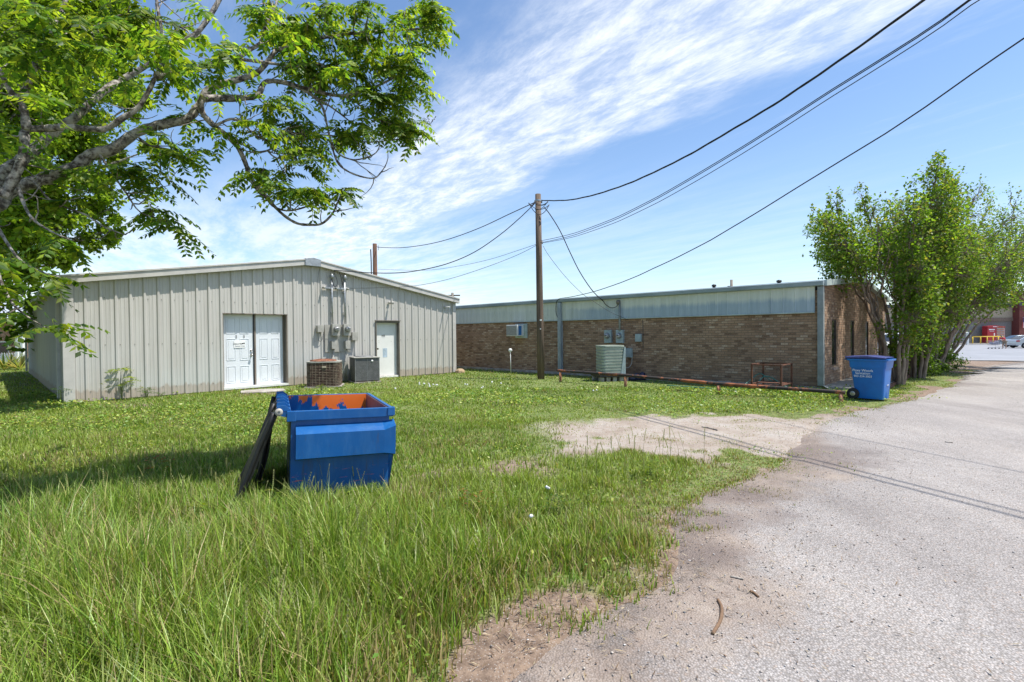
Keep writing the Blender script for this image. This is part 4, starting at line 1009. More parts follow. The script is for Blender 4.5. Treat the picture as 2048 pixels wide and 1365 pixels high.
# ---------------------------------------------------------------- far right: shop, railing, kiosk, car, person
YS = 78.0
def sp(px, py, D=YS): return at(px, py, D)
zg = float(gz(75, YS))
t = thing('shop_building', 'tan and grey supermarket front with a dark red brick pillar', 'building', (60, YS, zg), 0)
def X_(px): return sp(px, 650).x-60
zc = lambda py, px=1990: sp(px, py).z-zg
B().box(X_(1700), X_(2300), 0, 20, 0, zc(641)).build('lower_wall', plain('grey_stucco', (.26, .25, .23), .9), t)
B().box(X_(1700), X_(2300), -.15, 20, zc(641)+.003, zc(615)).build('upper_wall', plain('tan_stucco', (.48, .40, .28), .9), t)
B().box(X_(1700), X_(2300), -.25, -.152, zc(643), zc(636)).build('moulding', plain('brown_moulding', (.25, .19, .14), .9), t)
B().box(X_(1700), X_(2022), -.5, 20, zc(615)+.003, zc(608)).build('parapet', plain('charcoal_coping', (.05, .052, .055), .7), t)
px0, px1 = X_(2023), X_(2037.5)
B().box(px0, px1, -1.2, .1, 0, zc(586)).build('pillar', M['brick_r'], t)
B().box(px0-.12, px1+.12, -1.32, .2, zc(586)+.003, zc(584)).build('pillar_cap', plain('charcoal_cap', (.05, .052, .055), .7), t)
B().box(px0-.05, px1+.05, -1.25, -1.203, zc(613), zc(606)).build('pillar_band', plain('charcoal_band', (.06, .06, .065), .7), t)
B().box(px0-.05, px1+.05, -1.25, -1.203, 0, .9).build('pillar_base', M['concrete'], t)
B().box(px1+.13, X_(2300), -.16, 20, zc(615)+.005, zc(590)).build('entrance_wall', plain('cream_stucco', (.55, .48, .36), .9), t)
B().box(px1+.13, X_(2300), -.3, -.163, zc(592), zc(587)).build('entrance_coping', plain('charcoal_coping2', (.05, .052, .055), .7), t)
B().box(px1+.13, X_(2300), -.3, -.163, zc(613), zc(606)).build('entrance_band', plain('charcoal_coping3', (.05, .052, .055), .7), t)
B().box(X_(2041), X_(2060), -.02, -.003, .1, zc(652)).build('doorway', M['glass'], t)
B().box(X_(1700), X_(2300), -3.6, -1.33, -.1, .14).build('sidewalk', M['concrete'], t)
# flag
p = Vector((sp(2031, 640).x, YS-1.3, 0)); fz0, fz1 = sp(2031, 657, YS-1.3).z, sp(2031, 635, YS-1.3).z
t = thing('flag', 'red white and blue striped flag hanging on the dark red pillar', 'flag', (p.x, p.y, fz0), 0); fh = fz1-fz0
B().tube([(-.2, 0, fh*.98), (.1, -.5, fh*1.1)], .03, 6).build('flagpole', M['white'], t)
ms = [plain('flag_red', (.5, .03, .04), .8), plain('flag_white', (.75, .75, .75), .8), plain('flag_blue', (.04, .06, .2), .8)]
mb = B(); ww_ = .95
for k in range(9):
    mb.cur = 0 if k % 2 == 0 else 1
    a_, b_ = k/9, (k+1)/9
    mb.add([(-ww_/2+ww_*a_-.1, -.3-.03*sin(k*1.7), fh*.05), (-ww_/2+ww_*b_-.1, -.3-.03*sin(k*1.7+1.7), 0), (-ww_/2+ww_*b_*.75+.05, -.3, fh*.93), (-ww_/2+ww_*a_*.75+.05, -.3, fh*.95)], [(0, 1, 2, 3)])
mb.cur = 2; mb.add([(-ww_/2-.04, -.34, fh*.55), (.12, -.34, fh*.55), (.1, -.34, fh*.96), (-ww_/2+.05, -.34, fh*.96)], [(0, 1, 2, 3)])
mb.build('cloth', ms, t)
# ice kiosk
kx0, kx1 = sp(1975, 670, 76.5).x, sp(2010, 670, 76.5).x; kz = sp(1990, 652, 76.5).z
t = thing('vending_kiosk', 'bright red drinks kiosk with a product display behind the yellow railing', 'kiosk', (kx0, 76.5, zg+.14), 0); kw = kx1-kx0; kh = kz-zg-.14
B().box(0, kw, 0, .9, 0, kh-.25).build('cabinet', M['red'], t, .03)
mb = B(); mb.prism([(0, kh-.249), (kw, kh-.249), (kw, kh-.12), (kw*.5, kh+.03), (0, kh-.05)], -.03, .9); mb.build('header', M['red'], t)
B().box(kw*.52, kw*.97, -.03, -.002, .4, kh-.35).build('display', plain('display_white', (.42, .38, .36), .5), t)
mb = B()
for i in range(5):
    for j in range(6):
        mb.box(kw*.54+i*kw*.084, kw*.54+i*kw*.084+kw*.05, -.045, -.031, .5+j*.36, .72+j*.36)
mb.build('bottle_rack', plain('orange_goods', (.5, .16, .07), .5), t)
mb = B(); mb.box(kw*.08, kw*.42, -.012, -.001, kh*.76, kh*.81); mb.box(kw*.12, kw*.38, -.012, -.001, kh*.68, kh*.70); mb.box(kw*.3, kw*.6, -.045, -.031, kh*.93, kh*.96); mb.box(kw*.36, kw*.42, -.012, -.001, kh*.42, kh*.58); mb.build('lettering', M['whitedial'], t)
# railing
t = thing('safety_railing', 'yellow tubular railing in front of the supermarket wall', 'railing', (sp(1945, 680, 75.6).x, 75.6, zg), 0)
L_ = sp(2007, 680, 75.6).x-sp(1945, 680, 75.6).x
B().tube([(0, 0, 1.14), (L_*.97, 0, 1.14), (L_, .0, .95)], .075, 8).build('rail', M['yellow'], t)
for f in (0.005, .26, .47, .66, .83): B().tube([(L_*f, 0, 0), (L_*f, 0, 1.12)], .075 if f else .06, 8).build('post', M['yellow'], t)
L2 = 9.
t = thing('wire_fence', 'low grey wire fence left of the yellow railing', 'fence', (sp(1945, 680, 75.6).x-L2, 75.9, zg), 0)
for k in range(8): B().tube([(k*L2/7, 0, 0), (k*L2/7, 0, 1.5)], .03, 6).build('post', M['galv'], t)
for z in (.3, .7, 1.1, 1.5): B().tube([(0, 0, z), (L2, 0, z)], .012, 4).build('rail', M['galv'], t)
t = thing('utility_pedestal', 'white square post beside the grey wire fence', 'post', (sp(1935, 680, 74).x, 74, zg), 0)
B().box(-.14, .14, -.1, .1, 0, 1.75).build('post', M['white'], t, .02); B().prism([(-.17, 1.75), (.17, 1.75), (0, 1.87)], -.13, .13).build('cap', M['white'], t)
# cars
silver = plain('silver_car_paint', (.44, .48, .52), .22, .5, var=.06)
def car(name, label, loc, rz, paint, group=None):
    t_ = thing(name, label, 'car', loc, rz, group)
    body = [(-2.25, .32), (-2.3, .55), (-2.28, .82), (-2.1, .98), (-1.75, 1.02), (.95, .98), (1.7, .86), (2.2, .68), (2.28, .45), (2.2, .28)]
    mb = B()
    ycs = (-.86, -.90, .90, .86)
    secs = []
    for k, y in enumerate(ycs):
        f = .0 if k in (1, 2) else .03
        secs.append([(x*(1-f*.3), y, z-(f if z > .5 else -f)) for x, z in body])
    n = len(body); vs = [v for s_ in secs for v in s_]
    fs = [tuple(range(n)), tuple(range(4*n-1, 3*n-1, -1))]
    for k in range(3): fs += [(k*n+(i+1) % n, k*n+i, (k+1)*n+i, (k+1)*n+(i+1) % n) for i in range(n)]
    mb.add(vs, fs); mb.build('body', paint, t_, .03)
    cab = [(-1.85, 1.0), (-1.05, 1.40), (-.4, 1.46), (.25, 1.42), (1.15, .96)]
    mb = B(); vs = [(x, -.80+(.16 if z > 1.2 else 0), z) for x, z in cab]+[(x, .80-(.16 if z > 1.2 else 0), z) for x, z in cab]
    n = len(cab); mb.add(vs, [tuple(range(n)), tuple(range(2*n-1, n-1, -1))]+[((i+1) % n, i, n+i, n+(i+1) % n) for i in range(n)]); mb.build('roof', paint, t_, .02)
    mb = B()
    for sg_ in (-1, 1):
        y_ = lambda z: sg_*(.80-(.16*(z-1.0)/.4)+.006)
        for q_ in (((-1.5, 1.05), (-.45, 1.05), (-.45, 1.38), (-1.05, 1.34)), ((-.38, 1.05), (.85, 1.03), (.25, 1.35), (-.38, 1.39))):
            vs = [(x, y_(z), z) for x, z in q_]; mb.add(vs, [(0, 1, 2, 3) if sg_ < 0 else (3, 2, 1, 0)])
    mb.add([(-1.80, -.68, 1.035), (-1.80, .68, 1.035), (-1.10, .56, 1.39), (-1.10, -.56, 1.39)], [(3, 2, 1, 0)]); mb.add([(1.12, -.68, 1.0), (1.12, .68, 1.0), (.32, .56, 1.40), (.32, -.56, 1.40)], [(0, 1, 2, 3)])
    for v in range(len(mb.v)): x, y, z = mb.v[v]; mb.v[v] = (x-(.012 if x < -1.07 else 0), y, z+(.012 if abs(y) < .7 else 0))
    mb.build('window', M['glass'], t_)
    for sx_ in (-1.38, 1.42):
        for sy in (-1, 1):
            mb = B(); mb.lathe([(.20, -.11), (.30, -.11), (.325, -.08), (.325, .08), (.30, .11), (.20, .11)], (sx_, sy*.82, .325), 'y', 20); w_ = mb.build('wheel', M['tyre'], t_)
            B().lathe([(0, sy*.09), (.2, sy*.115), (.21, sy*.1)], (sx_, sy*.82, .325), 'y', 12).build('rim', M['rim'], w_)
    for sy in (-1, 1):
        B().box(-2.305, -1.93, sy*.905-.012, sy*.905+.012, .74, .90).build('tail_light', M['red'], t_, .01)
    return t_
cg = at(2040, 697, 58); car('parked_car', 'silver sedan in front with its tail by the shopper', (cg.x+1.75, 58.3, float(gz(cg.x, 58))+.03), -.16, silver)
car('parked_car', 'silver blue sedan behind the other with only its rear roof showing', (at(2050, 690, 62.2).x, 62.2, float(gz(60, 62))+.03), -.3, plain('pale_blue_car_paint', (.38, .46, .52), .22, .5))
# sign for a car glimpsed behind the crepe myrtles
cg2 = at(1790, 716, 26); car('parked_car', 'white car glimpsed behind the crape myrtle trunks', (cg2.x+1.2, 27.5, 0.0), TH+.2, plain('white_car_paint', (.7, .7, .7), .25))
# person pushing a cart
def skin_body(name, joints, edges, mat, parent):
    me = bpy.data.meshes.new(name); me.from_pydata([j[0] for j in joints], edges, []); me.materials.append(mat)
    o = bpy.data.objects.new(name, me); C.objects.link(o); o.parent = parent
    sk = o.modifiers.new('skin', 'SKIN'); me.skin_vertices.new() if not me.skin_vertices else None
    for i, j in enumerate(joints):
        me.skin_vertices[0].data[i].radius = (j[1], j[1]*(j[2] if len(j) > 2 else 1))
    me.skin_vertices[0].data[0].use_root = True
    sb = o.modifiers.new('sub', 'SUBSURF'); sb.levels = sb.render_levels = 1
    return o
pg = at(2009, 697, 57); pz = float(gz(pg.x, 57))
t = thing('person', 'person in red shirt and tan shorts bending over a shopping cart', 'person', (pg.x, 57, pz), 0)
skinm = plain('skin', (.45, .27, .19), .6, var=.1); shirt = plain('red_shirt', (.62, .02, .05), .8); shorts = plain('tan_shorts', (.35, .27, .19), .8)
J = [((0, 0, .88), .15), ((-.05, 0, 1.05), .15), ((-.18, 0, 1.25), .16), ((-.26, 0, 1.34), .07), ((-.34, 0, 1.41), .075), ((-.40, 0, 1.46), .095),
     ((.03, -.11, .82), .095), ((.05, -.12, .45), .065), ((.07, -.12, .08), .045), ((-.08, -.13, .04), .035), ((.03, .11, .82), .095), ((-.08, .12, .45), .065), ((-.06, .12, .08), .045), ((-.2, .13, .04), .035),
     ((-.2, -.21, 1.24), .065), ((-.38, -.24, 1.02), .045), ((-.62, -.18, .98), .032), ((-.2, .21, 1.24), .065), ((-.38, .24, 1.02), .045), ((-.62, .18, .98), .032)]
E_ = [(0, 1), (1, 2), (2, 3), (3, 4), (4, 5), (0, 6), (6, 7), (7, 8), (8, 9), (0, 10), (10, 11), (11, 12), (12, 13), (2, 14), (14, 15), (15, 16), (2, 17), (17, 18), (18, 19)]
bod = skin_body('body', J, E_, skinm, t)
skin_body('shirt', [((0, 0, .93), .175), ((-.05, 0, 1.06), .175), ((-.18, 0, 1.25), .185), ((-.21, -.2, 1.24), .085), ((-.33, -.235, 1.1), .07), ((-.21, .2, 1.24), .085), ((-.33, .235, 1.1), .07)], [(0, 1), (1, 2), (2, 3), (3, 4), (2, 5), (5, 6)], shirt, t)
skin_body('shorts', [((.01, 0, .90), .17), ((.03, -.11, .8), .115), ((.045, -.115, .5), .10), ((.03, .11, .8), .115), ((-.06, .12, .5), .10)], [(0, 1), (1, 2), (0, 3), (3, 4)], shorts, t)
B().lathe([(0, .11), (.06, .10), (.1, .06), (.11, 0), (.1, -.02)], (-.41, 0, 1.48), 'z', 12).build('hair', M['trim_dark'], t)
mb = B()
for q_ in ((-.49, -.035, 1.47), (-.49, .035, 1.47)): mb.lathe([(0, .012), (.012, 0), (0, -.012)], q_, 'z', 6)
mb.build('eyes', M['black'], t)
mb = B()
for sy in (-1, 1):
    for f in range(4): mb.tube([(-.62, sy*(.16+.02*f), .98), (-.67, sy*(.16+.02*f), .985-.004*f), (-.69, sy*(.16+.02*f), .96)], .009, 5)
    mb.tube([(-.61, sy*.145, .98), (-.65, sy*.13, .97)], .01, 5)
mb.build('fingers', skinm, t)
t = thing('shopping_cart', 'small metal shopping cart pushed by the person in red', 'shopping cart', (pg.x-1.15, 57, pz), 0)
mb = B()
for k in range(7):
    z = .45+k*.08; xa = -.55-.03*k; mb.tube([(xa, -.24-.01*k, z), (.4, -.27, z), (.4, .27, z), (xa, .24+.01*k, z), (xa, -.24-.01*k, z)], .010, 4)
for k in range(9): x = -.55+k*.115; mb.tube([(x, -.26, .45), (x, -.28, .95)], .008, 4); mb.tube([(x, .26, .45), (x, .28, .95)], .008, 4)
mb.build('basket', M['acgrey'], t)
B().tube([(.42, -.27, .97), (.5, -.27, 1.0), (.5, .27, 1.0), (.42, .27, .97)], .02, 6).build('handle', M['black'], t)
mb = B(); mb.tube([(.4, -.25, .45), (.35, -.25, .16), (-.5, -.2, .16)], .018, 5); mb.tube([(.4, .25, .45), (.35, .25, .16), (-.5, .2, .16)], .018, 5); mb.build('frame', M['galv'], t)
for x in (-.48, .33):
    for y in (-.22, .22): B().lathe([(0, -.02), (.07, -.02), (.07, .02), (0, .02)], (x, y, .07), 'y', 10).build('wheel', M['black'], t)
mb = B(); mb.box(-.4, .1, -.2, .2, .5, .78); mb.box(.12, .35, -.18, .15, .5, .9); mb.build('groceries', plain('grocery_bags', (.25, .35, .45), .7, scale=9, c2=(.5, .4, .5)), t, .04)

# ---------------------------------------------------------------- far left: house, picket fence
DH = 42
hx = at(0, 700, DH).x
t = thing('brick_house', 'orange brick house behind the white picket fence at the left edge', 'house', (hx-9, DH, 0), 0)
wx = at(20, 690, DH).x-(hx-9); hw = at(46, 690, DH).x-(hx-9); hz_ = at(20, 641, DH).z
wz0, wz1 = at(10, 716, DH).z, at(10, 683, DH).z; wxa = at(-22, 690, DH).x-(hx-9); wxb = at(17, 690, DH).x-(hx-9)
mb = B(); mb.box(0, wxa, 0, .2, 0, hz_); mb.box(wxb, hw, 0, .2, 0, hz_); mb.box(wxa, wxb, 0, .2, 0, max(.4, wz0)); mb.box(wxa, wxb, 0, .2, wz1, hz_); mb.box(hw-.2, hw, .2, 8, 0, hz_); mb.build('wall', M['brick_o'], t)
mb = B(); mb.box(wxa, wxa+.08, .02, .1, wz0, wz1); mb.box(wxb-.08, wxb, .02, .1, wz0, wz1); mb.box(wxa+.08, wxb-.08, .02, .1, wz1-.08, wz1); mb.box((wxa+wxb)/2-.03, (wxa+wxb)/2+.03, .02, .1, wz0, wz1-.08)
wf = mb.build('window', M['white'], t); B().box(wxa+.08, wxb-.08, .05, .07, wz0, wz1-.08).build('pane', M['glass'], wf)
mb = B(); mb.prism([(-.8, hz_-.1), (4.5, hz_+2.1), (8.8, hz_-.1), (8.8, hz_), (4.5, hz_+2.25), (-.8, hz_)], -1, hw+.5, 'x'); mb.build('roof', plain('pale_blue_roofing', (.50, .54, .60), .7), t)
for px_ in (35, 45):
    x = at(px_, 690, DH-.7).x-(hx-9); B().box(x-.1, x+.1, -.8, -.6, 0, hz_).build('porch_post', M['white'], t)
DF = 34; fx1 = at(33, 715, DF).x; fzt = at(10, 706, DF).z
t = thing('picket_fence', 'weathered white picket fence before the orange brick house', 'fence', (fx1-7, DF, 0), 0)
mb = B()
for k in range(41):
    x = k*.17; mb.prism([(x, .05), (x+.10, .05), (x+.10, fzt-.07), (x+.05, fzt), (x, fzt-.07)], 0, .02)
mb.build('pickets', plain('weathered_white_paint', (.60, .62, .66), .8, scale=5, c2=(.35, .35, .37)), t)
mb = B(); mb.box(0, 7, .021, .06, .25, .34); mb.box(0, 7, .021, .06, fzt-.3, fzt-.22); mb.build('rail', M['white'], t)
for f in (0, 2.3, 4.6, 6.9): B().box(f, f+.12, .061, .18, 0, fzt+.05).build('post', M['white'], t)

# ---------------------------------------------------------------- vegetation
def leafcols(n, pal, rng, jit=.18):
    pal = np.array(pal); c = pal[rng.integers(0, len(pal), n)]*(1+rng.normal(0, jit, (n, 1))); return np.clip(c, .004, .9)
def leaf_quads(P, D, U, L, W, fold=.25):
    """leaf blades: base P, direction D, side U (unit), length L, half width W -> verts (n,6,3), faces (2 quads folded)"""
    Nn = np.cross(D, U); L = L[:, None]; W = W[:, None]
    a = P; b = P+D*L*.5; tip = P+D*L
    l1 = P+D*L*.38+U*W-Nn*W*fold; r1 = P+D*L*.38-U*W-Nn*W*fold
    V = np.stack([a, l1, tip, r1, b], 1)      # 5 verts: quads (a,l1,tip,b)? use tris pairs as quads
    n = len(P); i = np.arange(n)[:, None]*5
    F = np.concatenate([i+np.array([[0, 1, 2, 4]]), i+np.array([[0, 4, 2, 3]])], 0)
    return V.reshape(-1, 3), F
def unit(v): return v/np.maximum(np.linalg.norm(v, axis=-1, keepdims=True), 1e-9)
def randu(n, rng): return unit(rng.normal(0, 1, (n, 3)))

# --- near tree (pinnate leaves), branches traced through 3-D
class Tree:
    def __init__(s): s.nodes = []; s.mb = B()
    def limb(s, pts, r, d0, d1):
        n = len(pts); P = []; R = []
        for i, (x, y) in enumerate(pts):
            u = i/(n-1); D = d0+(d1-d0)*u; P.append(at(x, y, D)); rr = r[0]+(r[1]-r[0])*u**.8; R.append(rr/FPX*D)
        s.limb3(P, R)
    def limb3(s, P, R, seg=9):
        Q = []; RR = []; n = len(P)
        for i in range(n-1):
            p0 = P[max(i-1, 0)]; p1 = P[i]; p2 = P[i+1]; p3 = P[min(i+2, n-1)]
            for k in range(4):
                u = k/4; Q.append(.5*((2*p1)+(p2-p0)*u+(2*p0-5*p1+4*p2-p3)*u*u+(3*p1-p0-3*p2+p3)*u**3)); RR.append((R[i]+(R[i+1]-R[i])*u)*random.uniform(.86, 1.14))
        Q.append(P[-1]); RR.append(R[-1])
        s.mb.tube(Q, RR, seg if RR[0] > .02 else 5); s.nodes += Q
random.seed(21)
T = Tree()
base = Vector((-5.75, 4.2, -.1)); fork = at(-35, 425, 4.6)
T.limb3([base, Vector((-5.6, 4.25, .9)), Vector((-5.35, 4.4, 1.9)), fork, at(0, 400, 4.6)], [.19, .16, .13, .10, .075], 14)
T.limb([(-20, 415), (0, 402), (21, 382), (53, 369), (105, 352), (148, 334), (183, 309), (225, 299), (271, 267), (316, 251), (373, 239), (397, 211), (418, 179), (457, 165), (492, 155), (520, 141), (551, 102)], (15, 4.5), 4.6, 5.6)
T.limb([(-25, 400), (0, 352), (35, 327), (70, 299), (105, 267), (141, 243), (176, 211), (204, 186), (228, 169), (253, 155), (330, 110), (400, 60), (450, -20)], (12, 4), 4.7, 6.2)
T.limb([(5, 395), (21, 369), (46, 316), (49, 281), (53, 260), (88, 258), (130, 255), (176, 258), (211, 258), (246, 236), (274, 218), (295, 186), (313, 151), (327, 120), (325, 70), (316, 21), (310, -30)], (10, 2.5), 4.5, 4.9)
T.limb([(53, 260), (49, 225), (39, 200), (21, 183), (0, 144), (-30, 100)], (7.5, 4), 4.5, 4.4)
T.limb([(39, 200), (53, 179), (67, 141), (77, 102), (105, 63), (123, 21), (140, -20)], (6, 3), 4.5, 4.8)
T.limb([(313, 151), (330, 148), (373, 141), (422, 130), (471, 118), (496, 102), (520, 88), (523, 77), (534, 46), (548, 20), (560, -20)], (7, 2), 4.8, 5.6)
T.limb([(405, 198), (422, 197), (464, 197), (513, 192), (530, 165), (565, 165), (618, 179), (678, 192), (727, 183), (762, 169), (800, 150)], (8, 1.8), 5.2, 6.2)
T.limb([(471, 118), (513, 123), (565, 130), (600, 134), (640, 128)], (4, 1.5), 5.3, 5.8)
T.limb([(551, 102), (600, 85), (653, 74), (706, 67), (759, 63), (812, 60), (847, 56), (882, 42)], (4.5, 1.4), 5.6, 6.4)
T.limb([(402, 200), (404, 225), (429, 253), (457, 274), (478, 299), (492, 330), (498, 352), (509, 366), (530, 390), (544, 408), (569, 432), (594, 447), (618, 450), (643, 448), (664, 429), (674, 408), (681, 394)], (6, 1.6), 5.2, 5.6)
T.limb([(530, 390), (545, 412), (572, 422), (600, 418), (625, 408), (641, 397)], (2.5, 1.3), 5.4, 5.5)
T.limb([(494, 345), (505, 368), (518, 385), (534, 400), (528, 402)], (3, 1.5), 5.3, 5.3)
T.limb([(429, 253), (460, 239), (481, 243), (499, 260), (523, 278), (548, 281), (565, 267), (575, 255)], (3, 1.3), 5.2, 5.5)
T.limb([(457, 274), (488, 290), (513, 304), (537, 301), (555, 288), (565, 275)], (3, 1.3), 5.3, 5.5)
T.limb([(535, 302), (545, 312), (558, 318), (580, 318), (594, 309), (598, 295)], (1.8, 1.2), 5.5, 5.6)
T.limb([(565, 165), (615, 186), (643, 211), (653, 246), (662, 285), (674, 323), (692, 341), (720, 353), (748, 357), (762, 345), (771, 332)], (3, 1.2), 5.7, 6.1)
T.limb([(662, 285), (678, 309), (706, 320), (731, 316), (752, 306), (760, 290)], (1.8, 1.1), 5.9, 6.1)
T.limb([(600, 175), (640, 200), (671, 221), (703, 246)], (2.5, 1.2), 5.8, 6.1)
T.limb([(678, 192), (706, 200), (727, 218), (745, 232), (770, 245), (800, 250)], (2.2, 1.1), 6, 6.3)
T.limb([(727, 183), (752, 186), (776, 197), (797, 225), (810, 250)], (2.2, 1.1), 6.1, 6.4)
T.limb([(640, 270), (690, 275), (740, 285), (804, 278), (829, 281), (845, 276), (857, 267)], (1.5, 1.1), 6, 6.4)
T.limb([(33, 366), (46, 404), (63, 436), (98, 461), (140, 480)], (4, 1.5), 4.6, 4.4)
T.limb([(70, 365), (105, 404), (169, 429), (210, 455), (250, 470)], (2.5, 1.2), 4.7, 4.9)
T.limb([(200, 310), (225, 348), (253, 387), (281, 425), (330, 440)], (2.5, 1.2), 4.9, 5.0)
T.limb([(271, 270), (300, 292), (340, 300), (375, 320)], (2.5, 1.2), 5.0, 5.1)
T.limb([(-20, 430), (10, 480), (40, 520), (85, 545), (120, 555)], (4, 1.2), 4.4, 4.2)
T.limb([(-20, 440), (-5, 540), (20, 600), (50, 630), (90, 655)], (4, 1.2), 4.3, 4.0)
T.limb([(180, 60), (250, 30), (330, 45), (380, 70), (310, 100)], (3, 1.5), 4.9, 4.9)
blobs = [(40, 40, 75, 7), (130, 50, 75, 8), (220, 45, 75, 8), (310, 40, 70, 8), (390, 40, 45, 3), (60, 130, 70, 5), (160, 130, 70, 6), (250, 110, 60, 6), (330, 100, 55, 5), (400, 100, 45, 4), (450, 75, 40, 4), (300, 190, 50, 4), (400, 160, 45, 4), (90, 220, 55, 2), (30, 260, 50, 1), (200, 240, 40, 1), (340, 230, 35, 2), (470, 150, 35, 2),
         (560, 20, 45, 6), (620, 40, 50, 7), (690, 30, 50, 7), (770, 25, 45, 6), (840, 30, 40, 6), (885, 45, 30, 3), (590, 100, 45, 6), (650, 110, 50, 7), (720, 105, 50, 7), (790, 100, 45, 6), (835, 90, 35, 4), (620, 155, 40, 4), (680, 160, 45, 5), (750, 150, 45, 5), (810, 160, 40, 5), (840, 200, 30, 3), (770, 210, 40, 5), (820, 240, 35, 5), (845, 262, 22, 3), (740, 255, 35, 4), (790, 265, 30, 3), (690, 270, 25, 2), (560, 215, 35, 4), (530, 245, 30, 4), (590, 250, 35, 5), (640, 260, 35, 4), (600, 290, 25, 3), (610, 320, 20, 2), (525, 348, 20, 3), (565, 365, 25, 4), (610, 368, 20, 3), (641, 392, 8, 1), (683, 386, 8, 2), (445, 268, 20, 2), (330, 290, 30, 3), (372, 318, 25, 2), (270, 340, 30, 3), (235, 365, 30, 2), (310, 370, 28, 3), (340, 435, 28, 3), (290, 400, 28, 2), (150, 330, 30, 1), (120, 400, 40, 2),
         (30, 430, 40, 2), (20, 490, 40, 2), (80, 535, 30, 2), (20, 580, 36, 3), (40, 640, 30, 2), (80, 658, 14, 1), (110, 480, 30, 1), (60, 330, 30, 1), (-40, 100, 80, 5), (-60, 300, 80, 4), (-60, 520, 70, 4)]
rng = np.random.default_rng(5)
for _k in range(170):
    _a = random.choice([v for v in T.nodes if v.z > 2.4]); _L = random.uniform(.12, .5); _d = Vector((random.uniform(-.6, 1), random.uniform(-.8, .8), random.uniform(-.6, .5))).normalized()
    _P = [_a]
    for _q in range(5): _d = (_d+Vector((random.uniform(-.35, .35), random.uniform(-.35, .35), random.uniform(-.2, .4)))).normalized(); _P.append(_P[-1]+_d*_L/5)
    T.mb.tube(_P, [.007, .006, .005, .004, .003, .002], 4, cap=False)
nodes = np.array([tuple(v) for v in T.nodes]); fr_P = []; fr_D = []; fr_L = []; fr_c = []
for bx_, by_, br, cnt in blobs:
    near_d = None
    for k in range(max(1, round(cnt*(.55 if bx_ < 500 else .76)))):
        a = random.uniform(0, 2*pi); r_ = br*math.sqrt(random.random())
        px_, py_ = bx_+r_*cos(a), by_+r_*sin(a)
        # depth follows the closest limb in view, with spread
        best = None
        dd = nodes[:, 1]; xs_ = 1024+nodes[:, 0]/dd*FPX; ys_ = 668-(nodes[:, 2]-H)/dd*FPX
        i = int(np.argmin((xs_-px_)**2+(ys_-py_)**2)); D = float(dd[i])+random.uniform(-.55, .55)
        if br < 12: D = float(dd[i])
        c = at(px_, py_, D); nd = Vector(nodes[i])
        if (c-nd).length > .05:
            m_ = (c+nd)/2+Vector((random.uniform(-.05, .05), random.uniform(-.05, .05), -.04-.1*random.random()))
            P_ = [(1-u)**2*nd+2*u*(1-u)*m_+u*u*c for u in (0, .3, .6, .85, 1)]; T.mb.tube(P_, [.008, .007, .006, .005, .004], 5, cap=False)
        tone = random.random(); nf = random.randint(5, 8) if br > 12 else 5
        for f in range(nf):
            az = random.uniform(0, 2*pi); el = random.uniform(-.35, .45)
            fr_P.append(tuple(c)); fr_D.append((cos(az)*cos(el), sin(az)*cos(el), sin(el))); fr_L.append(random.uniform(.24, .40)*(1 if br > 12 else .7)); fr_c.append(tone)
fP = np.array(fr_P); fD = np.array(fr_D); fL = np.array(fr_L); nF = len(fP); NL = 8
V_ = []; C_ = []; Fq = []; off = 0
side = unit(np.cross(fD, np.array([0, 0, 1.0])))
pals = [(.06, .135, .018), (.10, .19, .022), (.16, .26, .026), (.24, .31, .035)]
for j in range(NL):
    u = (j+.8)/NL
    pos = fP+fD*(fL*u)[:, None]+np.array([0, 0, -1.0])*(fL*.45*u*u)[:, None]
    dv = unit(fD+np.array([0, 0, -.9])*u)
    for sg_ in (-1, 1):
        ld = unit(side*sg_+dv*.45+np.array([0, 0, -.45])+rng.normal(0, .16, (nF, 3)))
        U = unit(np.cross(ld, np.cross(dv, side)+rng.normal(0, .25, (nF, 3))))
        LL = (.092+rng.normal(0, .008, nF))*(1-.45*abs(u-.5)); v, f = leaf_quads(pos, ld, U, LL, LL*.22, .3)
        V_.append(v); Fq.append(f+off); off += len(v)
        c = leafcols(nF, pals, rng, .2)*(.7+.6*np.array(fr_c)[:, None]); C_.append(np.repeat(c, 5, 0))
# rachis as thin sliver quads
for (u0, u1) in ((0, .5), (.5, 1.0)):
    p0 = fP+fD*(fL*u0)[:, None]-np.array([0, 0, 1.0])*(fL*.45*u0*u0)[:, None]; p1 = fP+fD*(fL*u1)[:, None]-np.array([0, 0, 1.0])*(fL*.45*u1*u1)[:, None]
    sd_ = side*.0022; V_.append(np.stack([p0-sd_, p0+sd_, p1+sd_, p1-sd_], 1).reshape(-1, 3)); Fq.append(np.arange(nF*4).reshape(-1, 4)+off); off += nF*4; C_.append(np.tile([.12, .14, .03], (nF*4, 1)))
tn = thing('shade_tree', 'large near tree with long feathery leaves arching in from the left edge', 'tree', (base.x, base.y, 0))
o = T.mb.build('trunk', M['bark']); o.parent = tn; o.matrix_parent_inverse = Matrix.Translation((-base.x, -base.y, 0))
o = fastmesh('crown', np.concatenate(V_), np.concatenate(Fq), M['leaf'], np.concatenate(C_)); o.parent = tn; o.matrix_parent_inverse = Matrix.Translation((-base.x, -base.y, 0))
